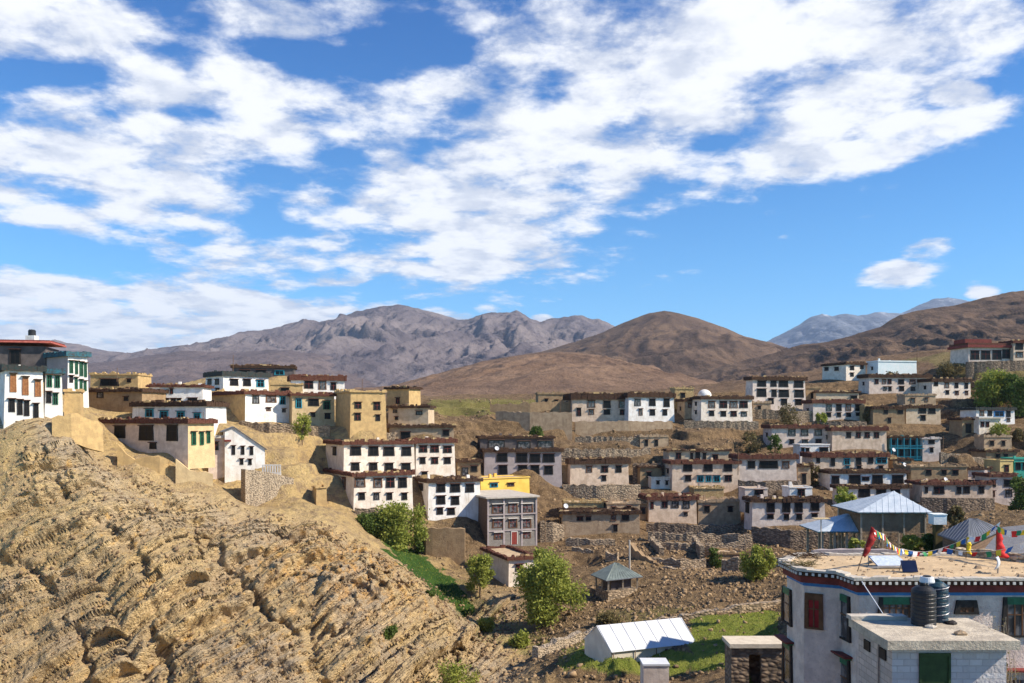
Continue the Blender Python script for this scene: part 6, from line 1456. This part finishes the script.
b.build('wall', 'drystonedark', sh4); MB().box(xa-0.15, xb+0.15, ya-0.2, yb2+0.2, zt4+0.003, zt4+0.28).build('roof_slab', 'slabpale' if 'slabpale' in MATS else 'slab', sh4)
c5 = Vector((wx(656,72), 72, wz(700,72))); wp_ = empty('white_pillar_box', c5); tag(wp_, 'small whitewashed block hut top poking up at the bottom edge below the tent', 'hut')
zt5 = wz(666,71)-c5.z; MB().box(wx(643.5,71)-c5.x, wx(669,71)-c5.x, -1, 0.8, -1.5, zt5).build('wall', 'mauvelight', wp_); MB().box(wx(643.5,71)-c5.x-0.06, wx(669,71)-c5.x+0.06, -1.06, 0.86, zt5+0.002, zt5+0.16).build('roof_slab', 'canvas', wp_)
# white dome by the skyline house
cd = Vector((wx(704.5,240), 240, wz(397,240))); dm = empty('white_stupa', cd); tag(dm, 'white dome shape on the skyline between the bright house and the low cream house', 'dome')
MB().lathe([(1.9,-1.0),(1.9,0.4),(1.75,1.0),(1.3,1.6),(0.7,1.95),(0.2,2.05)], 20).build('dome', 'white', dm, smooth=True); MB().lathe([(2.25,-1.2),(2.2,-0.2),(2.08,-0.15)], 20).build('base', 'whitewarm', dm)
# balustrade by the gable house
cb_ = Vector((wx(271,141), 141, wz(474,141))); bl = empty('balustrade', cb_); tag(bl, 'short white balustrade on the terrace right of the gabled house', 'balustrade')
xa, xb = wx(262,141)-cb_.x, wx(281,141)-cb_.x
MB().box(xa, xb, -0.1, 0.1, 1.35, 1.5).build('top_rail', 'white', bl); MB().box(xa, xb, -0.12, 0.12, -0.6, 0.25).build('base', 'white', bl)
for k in range(8):
    x = xa+0.12+(xb-xa-0.24)*k/7; MB().box(x-0.09, x+0.09, -0.08, 0.08, 0.253, 1.347).build('baluster', 'white', bl)
# black tank, mast and clutter on the highest left roof
tk = empty('roof_tank', (wx(32,137), 137, wz(340,136))); tag(tk, 'black water tank on a white stand on the maroon roof at the left edge', 'water tank')
MB().box(-0.7,0.7,-0.6,0.6,0,0.75).build('stand', 'white', tk); MB().lathe([(0.55,0.753),(0.55,1.5),(0.4,1.68),(0.1,1.72)], 18).build('tank', 'blackplastic', tk)
for lab, px, Y, pyb, pyt, r in (('thin pole on the hillside above the bright white box house', 917, 262, 366, 345, 0.10), ('thin mast on the glazed rooftop house of the left spur', 233, 190, 370, 355, 0.07), ('roof pole on the upper mud block behind the white houses', 117, 156, 376, 368, 0.05),
                         ('tall wooden pole between the maroon banded house and the ochre tower', 362, 176, 392, 379, 0.06), ('electric pole at the pink house with blue windows', 738, 178, 470, 446, 0.08), ('electric pole beside the teal balcony house', 943, 204, 462, 436, 0.08),
                         ('utility pole right of the concrete building', 545, 152, 546, 512, 0.08), ('utility pole beside the long skyline house at its left end', 560, 222, 421, 398, 0.09), ('wooden pole above the grey pink house on the spur', 203, 140, 424, 412, 0.05)):
    zb_ = wz(pyb, Y); zt_ = wz(pyt, Y)
    def ex(b, top, r=r):
        if 'electric' in lab or 'utility' in lab: b.box(-0.6, 0.6, -0.05, 0.05, top.z-0.6, top.z-0.5)
    stick('utility_pole' if ('electric' in lab or 'utility' in lab) else 'wooden_pole', lab, 'pole', (wx(px, Y), Y, zb_-1.0), (wx(px, Y)+0.05, Y, zt_), r, 'wood', ex)
# satellite dishes
for lab, px, py, Y in (('small white satellite dish by the left end of the ruined buff roof', 566, 508, 160), ('small white satellite dish beside the teal balcony house', 894, 451, 200), ('small white satellite dish above the black trimmed storey', 905, 466, 188), ('small white satellite dish on the low mud house roof', 946, 481, 178), ('small white satellite dish on the roof of the grey mauve house', 497, 450, 175)):
    e = empty('satellite_dish', W3(px, py+2, Y)); tag(e, lab, 'satellite dish', 'satellite dishes')
    b = MB(); n = 14
    b.v.append((0,0.12,0))
    for i in range(n): b.v.append((0.45*math.cos(2*math.pi*i/n), 0, 0.45*math.sin(2*math.pi*i/n)))
    for i in range(n): b.f.append((0, 1+i, 1+(i+1) % n)); b.m.append(0)
    o = b.build('reflector', 'canvas', e); o.location = (0,0,0.75); o.rotation_euler = (-0.5, 0, 0.4); s_ = o.modifiers.new('t','SOLIDIFY'); s_.thickness = 0.03
    MB().bar((0,0.1,-0.6),(0,0.1,0.75),0.035).build('mount', 'metalgrey', e)

# ------------------------------------------------------------------ trees and bushes
def tree(name, label, cat, px, pyb, Y, hpx, wpx, leaf='leafA', n=4500, ls=0.2, trunk=0.25, group=None, seed=1, lean=0.0, ground=True):
    x = wx(px, Y); s_ = Y/F; h = hpx*s_; w = wpx*s_/2
    z0 = gz(x, Y) if ground else wz(pyb, Y)
    zb_ = min(z0, wz(pyb, Y)+0.5) if ground else z0
    h = (wz(pyb, Y)+h)-zb_
    root = empty(name, (x, Y, zb_)); tag(root, label, cat, group)
    rs = np.random.RandomState(seed)
    # clumps
    nc_ = 30; cl = []
    for i in range(nc_):
        t = rs.rand()**0.8; zz = h*(trunk*0.6+(1-trunk*0.6)*t*0.92); rad = w*math.sqrt(max(0.05, 1-((zz/h-0.52)/0.56)**2))
        a = rs.rand()*6.28; rr = rad*rs.rand()**0.5*0.8; cl.append((rr*math.cos(a)*1.1+lean*zz, rr*math.sin(a), zz, w*rs.uniform(0.24, 0.46)))
    per = int(n*1.5)//nc_; V = []; ce = []
    for (a, b_, c_, r) in cl:
        u_ = rs.normal(size=(per, 3)); u_ /= np.linalg.norm(u_, axis=1)[:, None]; rad = r*(rs.rand(per)**0.45)*(1+0.35*rs.normal(size=per)*0.6)
        p = u_*rad[:, None]*np.array([1, 1, 1.1])+np.array([a, b_, c_]); ce.append(p)
    ce = np.concatenate(ce); ce = ce[ce[:, 2] > 0.05*h]; m_ = len(ce)
    d1 = rs.normal(size=(m_, 3)); d1 /= np.linalg.norm(d1, axis=1)[:, None]; d2 = np.cross(d1, rs.normal(size=(m_, 3))); d2 /= np.linalg.norm(d2, axis=1)[:, None]
    sz = ls*rs.uniform(0.6, 1.3, size=(m_, 1)); V = np.stack([ce-d1*sz, ce+d2*sz*0.5, ce+d1*sz, ce-d2*sz*0.5], 1).reshape(-1, 3); Qf = np.arange(m_*4).reshape(-1, 4)
    mc = np_mesh('crown', V, Qf, leaf); oc = bpy.data.objects.new('crown' if h > 3 else 'foliage', mc); COL.objects.link(oc); oc.parent = root
    b = MB(); tw = max(0.05, h*0.022)
    top = Vector((lean*h*0.7, 0, h*0.7)); b.bar((0,0,-0.8), top*0.5, tw*1.3, tw*0.9); b.bar(top*0.5, top, tw*0.9, tw*0.35)
    for i, (a, b_, c_, r) in enumerate(cl[:10]): b.bar(top*min(0.9, 0.25+0.6*c_/h*0.8), (a, b_, c_), tw*0.45, tw*0.12, n=5)
    b.build('trunk' if h > 3 else 'stem', 'bark', root)
    return root
TG = 'leafy trees in the village'
tree('leafy_tree', 'large bright green tree in the middle of the bowl beside the small white cube house', 'tree', 547, 615, 110.5, 57, 70, 'leafA', 10500, 0.21, 0.12, TG, 3)
tree('leafy_tree', 'thin pale green tree top rising behind the large bright green one', 'tree', 543, 600, 122, 52, 20, 'leafA', 1800, 0.2, 0.4, TG, 4)
tree('leafy_tree', 'smaller green tree left of the large bright green one with a bare thin trunk', 'tree', 480, 590, 127, 34, 28, 'leafA', 2600, 0.2, 0.35, TG, 5)
tree('leafy_tree', 'spreading green tree in front of the white balcony house', 'tree', 398, 543, 138, 37, 54, 'leafA', 6000, 0.24, 0.12, TG, 6, lean=0.08)
tree('leafy_tree', 'dark green bushy tree at the left foot of the spreading one', 'tree', 372, 536, 137, 20, 34, 'leafB', 3000, 0.24, 0.05, TG, 7)
tree('leafy_tree', 'round green bushy tree by the red door patch on the rubble slope', 'tree', 757, 577, 117, 30, 32, 'leafA', 3200, 0.2, 0.1, TG, 8)
tree('leafy_tree', 'bright willow left of the darker one below the hilltop temple', 'tree', 992, 407, 234, 34, 38, 'leafA', 4200, 0.36, 0.05, TG, 9)
tree('leafy_tree', 'dark willow cut by the right edge below the hilltop temple', 'tree', 1018, 411, 230, 36, 36, 'leafB', 4200, 0.36, 0.05, TG, 10)
tree('leafy_tree', 'green tree at the right edge behind the grey hall roof', 'tree', 1023, 516, 160, 38, 30, 'leafB', 3200, 0.26, 0.1, TG, 11)
tree('leafy_tree', 'small pale tree standing between the pavilion and the dark grey hall roof', 'tree', 955, 532, 100, 26, 16, 'leafdry', 1500, 0.2, 0.2, TG, 12)
tree('leafy_tree', 'yellow green tree top behind the lower pavilion roof', 'tree', 847, 516, 92, 20, 24, 'leafA', 1500, 0.2, 0.1, TG, 13, ground=False)
tree('leafy_tree', 'small bare branched green tree below the pale mud house on the spur', 'tree', 302, 436, 158, 24, 18, 'leafA', 900, 0.22, 0.2, TG, 14)
BG = 'bushes on the slopes'
for i, (lab, px, pyb, Y, hp, wp2, lf) in enumerate([
    ('green shrub growing under the screened wall of the larger pavilion', 912, 550, 76.2, 14, 20, 'leafA'), ('yellow green shrub under the lower pavilion roof', 856, 550, 72.5, 15, 18, 'leafA'), ('dark shrub at the right foot of the larger pavilion', 928, 552, 76, 18, 14, 'leafB'),
    ('sunlit green bush on the bottom edge at the foot of the cliff', 457, 690, 93.5, 24, 44, 'leafA'), ('small dark bush in a notch of the rock face', 388, 643, 97.5, 15, 18, 'leafB'), ('tiny bush on the scree left of the green strip', 430, 598, 110, 6, 10, 'leafB'),
    ('dark bare looking bush left of the bowed hillside terrace', 752, 446, 206, 15, 22, 'leafdry'), ('dark shrub beside the three windowed pinkish house', 775, 446, 205, 12, 15, 'leafB'), ('brown leafless bush below the bowed three storey house', 789, 420, 226, 15, 24, 'leafdry'),
    ('small green bush at the corner of the tall paired window house', 821, 422, 226, 10, 12, 'leafA'), ('green yellow bush below the white porch room', 1000, 436, 214, 12, 18, 'leafA'), ('second low bush right of the one below the porch room', 1018, 437, 213, 8, 14, 'leafdry'),
    ('green bush below the long grey porch house by the pavilion', 842, 494, 150, 10, 14, 'leafA'), ('dark round bush on the skyline above the grey mauve house', 536, 436, 192, 10, 13, 'leafB'), ('bush tucked under the white three row house', 420, 530, 142, 12, 14, 'leafB'),
    ('dark shrub below the right wall of the cream mixed window house', 813, 478, 188, 16, 14, 'leafdry'), ('ochre shrub left of the mud plastered hillside house', 868, 420, 228, 12, 10, 'leafdry'), ('brown bush against the terrace by the hilltop', 948, 374, 262, 10, 26, 'leafdry'),
    ('low bush on the slope right of the cream end walled house', 892, 380, 258, 8, 14, 'leafdry'), ('small bush on the rubble between the ruin walls', 715, 556, 138, 8, 14, 'leafB'), ('low green shrub beside the field wall left of the tent', 520, 640, 104, 8, 22, 'leafA'), ('dull green shrub at the end of the green strip', 486, 628, 110, 9, 18, 'leafA'),
    ('dry yellow bush by the bank above the tent', 607, 624, 104, 9, 24, 'leafdry'), ('small bush by the stone shed doorway', 742, 688, 61, 12, 16, 'leafB')]):
    tree('green_bush' if lf != 'leafdry' else 'dry_bush', lab, 'bush', px, pyb, Y, hp, wp2, lf, 1100, 0.10+Y*0.0007, 0.05, BG, 40+i)
# dry twiggy bush beside the outhouse
tb = empty('twiggy_bush', (wx(1000, 29.5), 29.5, -11.0)); tag(tb, 'tall dry twiggy bush with pale sprigs right of the block outhouse', 'bush')
rnd = random.Random(77); b = MB(); lfv = []
for k in range(60):
    a = rnd.uniform(-0.7, 0.9); p = Vector((rnd.uniform(-0.3, 0.4), rnd.uniform(-0.3, 0.3), 0)); q = p+Vector((a*0.9-0.5*abs(a), rnd.uniform(-0.5, 0.5), rnd.uniform(2.0, 4.6)))
    m_ = p.lerp(q, 0.5)+Vector((rnd.uniform(-.15,.15), rnd.uniform(-.15,.15), 0)); b.bar(p, m_, 0.016, 0.011, n=4); b.bar(m_, q, 0.011, 0.004, n=4)
    for j in range(9):
        c_ = m_.lerp(q, rnd.random()); lfv.append(c_+Vector((rnd.uniform(-.1,.1), rnd.uniform(-.1,.1), rnd.uniform(-.1,.1))))
b.build('twigs', 'palewood', tb)
b = MB()
for c_ in lfv:
    d1 = Vector((rnd.gauss(0,1), rnd.gauss(0,1), rnd.gauss(0,1))).normalized()*0.045; d2 = d1.cross(Vector((rnd.gauss(0,1), rnd.gauss(0,1), 1))).normalized()*0.03
    b.quad(c_-d1, c_+d2, c_+d1, c_-d2)
b.build('sprigs', 'leafdry', tb)

# ------------------------------------------------------------------ scattered stones (uncountable)
def stones(name, label, n, sampler, smin, smax, mat, seed):
    rs = np.random.RandomState(seed); pxs_, ys_ = sampler(rs, n); X = (pxs_-512)/F*ys_; Y_ = ys_
    pad = bil(PADG, X, Y_); ok = pad > 0.6
    if name != 'scree':
        pyv_ = HZ-G(X, Y_)/Y_*F; px_ = 512+X/Y_*F
        for poly, ya, yb, wgt in GP:
            if wgt > 0.6: ok &= ~(poly_mask(px_, pyv_, poly) & (Y_ > ya) & (Y_ < yb) & (rs.rand(len(X)) < 0.93))
    X, Y_ = X[ok], Y_[ok]; Z = G(X, Y_)
    if name == 'scree':
        sel = np.where((cm_ > 0.3) & (GV[:,0] > -75))[0]; sel = sel[rs.randint(0, len(sel), n)]; X, Y_, Z = GV[sel,0], GV[sel,1], GV[sel,2]
    if name in ('rubble', 'rubble_heap'):
        kk = fbm(X*0.09, Y_*0.09, 3, 88)+0.5*fbm(X*0.4, Y_*0.4, 2, 89) > rs.uniform(-0.35, 0.35, len(X)); X, Y_, Z = X[kk], Y_[kk], Z[kk]
    m_ = len(X)
    s_ = smin*(smax/smin)**(rs.rand(m_)**2.2)
    base = np.array([(-1,-1,-1),(1,-1,-1),(1,1,-1),(-1,1,-1),(-.8,-.8,1),(.8,-.8,1),(.8,.8,1),(-.8,.8,1)])*0.5
    V = base[None]*(1+0.45*(rs.rand(m_, 8, 3)-0.5))*s_[:, None, None]*rs.uniform(0.6, 1.4, size=(m_, 1, 3))*np.array([1.2,1.0,0.75])
    a = rs.rand(m_)*6.28; ca, sa = np.cos(a)[:, None], np.sin(a)[:, None]; tl = (rs.rand(m_)-0.5)[:, None]*1.1
    x = V[:,:,0]*ca-V[:,:,1]*sa; y = V[:,:,0]*sa+V[:,:,1]*ca; z = V[:,:,2]+x*tl
    V = np.stack([x+X[:,None], y+Y_[:,None], z+Z[:,None]+s_[:,None]*0.18], 2).reshape(-1, 3)
    f = np.array([(0,3,2,1),(4,5,6,7),(0,1,5,4),(1,2,6,5),(2,3,7,6),(3,0,4,7)]); Qf = (f[None]+np.arange(m_)[:,None,None]*8).reshape(-1, 4)
    o = bpy.data.objects.new(name, np_mesh(name, V, Qf, mat)); COL.objects.link(o); tag(o, label, name.replace('_', ' '), kind='stuff')
stones('rubble', 'loose stones and rubble lying over the village slopes', 17000, lambda rs, n: (rs.uniform(430, 1060, n), 100+(rs.rand(n)**0.8)*160), 0.10, 0.50, 'rubble', 3)
stones('rubble_heap', 'dense pale rubble covering the slope above the small grey pavilion', 4500, lambda rs, n: (rs.uniform(600, 790, n), rs.uniform(118, 160, n)), 0.10, 0.5, 'rubble', 4)
stones('scree', 'broken stones and scree on the cliff below the left spur', 14000, lambda rs, n: (rs.uniform(-30, 500, n), 138-45*rs.rand(n)**1.3), 0.06, 0.36, 'rubble', 5)
stones('bank_stones', 'stones along the field edges in front of the bowl', 5000, lambda rs, n: (rs.uniform(480, 790, n), rs.uniform(74, 120, n)), 0.10, 0.45, 'rubble', 6)
# grass tufts on the field and green strip
rs = np.random.RandomState(12); n_ = 60000
gpx = rs.uniform(370, 790, n_); gy = rs.uniform(66, 160, n_); gX = (gpx-512)/F*gy; gZ = G(gX, gy); gpy = HZ-gZ/gy*F
mk = np.zeros(n_)
for poly, ya, yb, wgt in GP: mk = np.maximum(mk, poly_mask(gpx, gpy, poly)*(gy > ya)*(gy < yb)*wgt)
ok = rs.rand(n_) < mk*0.9; gX, gy, gZ = gX[ok], gy[ok], gZ[ok]; m_ = len(gX)
a = rs.rand(m_)*6.28; hh = rs.uniform(0.08, 0.26, m_); ww = 0.05
V = np.stack([np.stack([gX-np.cos(a)*ww, gy-np.sin(a)*ww, gZ-0.03], 1), np.stack([gX+np.cos(a)*ww, gy+np.sin(a)*ww, gZ-0.03], 1), np.stack([gX+rs.normal(size=m_)*0.06, gy+rs.normal(size=m_)*0.06, gZ+hh], 1)], 1).reshape(-1, 3)
o = bpy.data.objects.new('grass', np_mesh('grass', V, np.arange(m_*3).reshape(-1, 3), 'leafA')); COL.objects.link(o); tag(o, 'short green grass and crops on the field and the green strip', 'grass', kind='stuff')

# ------------------------------------------------------------------ haze
hz = bpy.data.materials.new('haze'); hz.use_nodes = True; hz.node_tree.nodes.clear(); hn = NT(hz.node_tree)
pv = hn.n('ShaderNodeVolumePrincipled'); pv.inputs['Color'].default_value = (0.62, 0.76, 1.0, 1); pv.inputs['Density'].default_value = 4.0e-5; pv.inputs['Anisotropy'].default_value = 0.0
oo = hn.n('ShaderNodeOutputMaterial'); hn.L.new(pv.outputs[0], oo.inputs['Volume'])
zlo, zhi = 1e9, -1e9
for ob_ in bpy.data.objects:
    if ob_.get('kind') == 'structure':
        zs = np.empty(len(ob_.data.vertices)*3, np.float32); ob_.data.vertices.foreach_get('co', zs); zlo = min(zlo, zs[2::3].min()); zhi = max(zhi, zs[2::3].max())
hb = MB().box(-20000, 20000, -120, 16500, float(zlo)-1.0, float(zhi)+3.0)
MATS['haze'] = hz
o = hb.build('haze', 'haze'); tag(o, kind='stuff'); o['label'] = 'thin bluish air between the village and the far mountains'; o['category'] = 'haze'
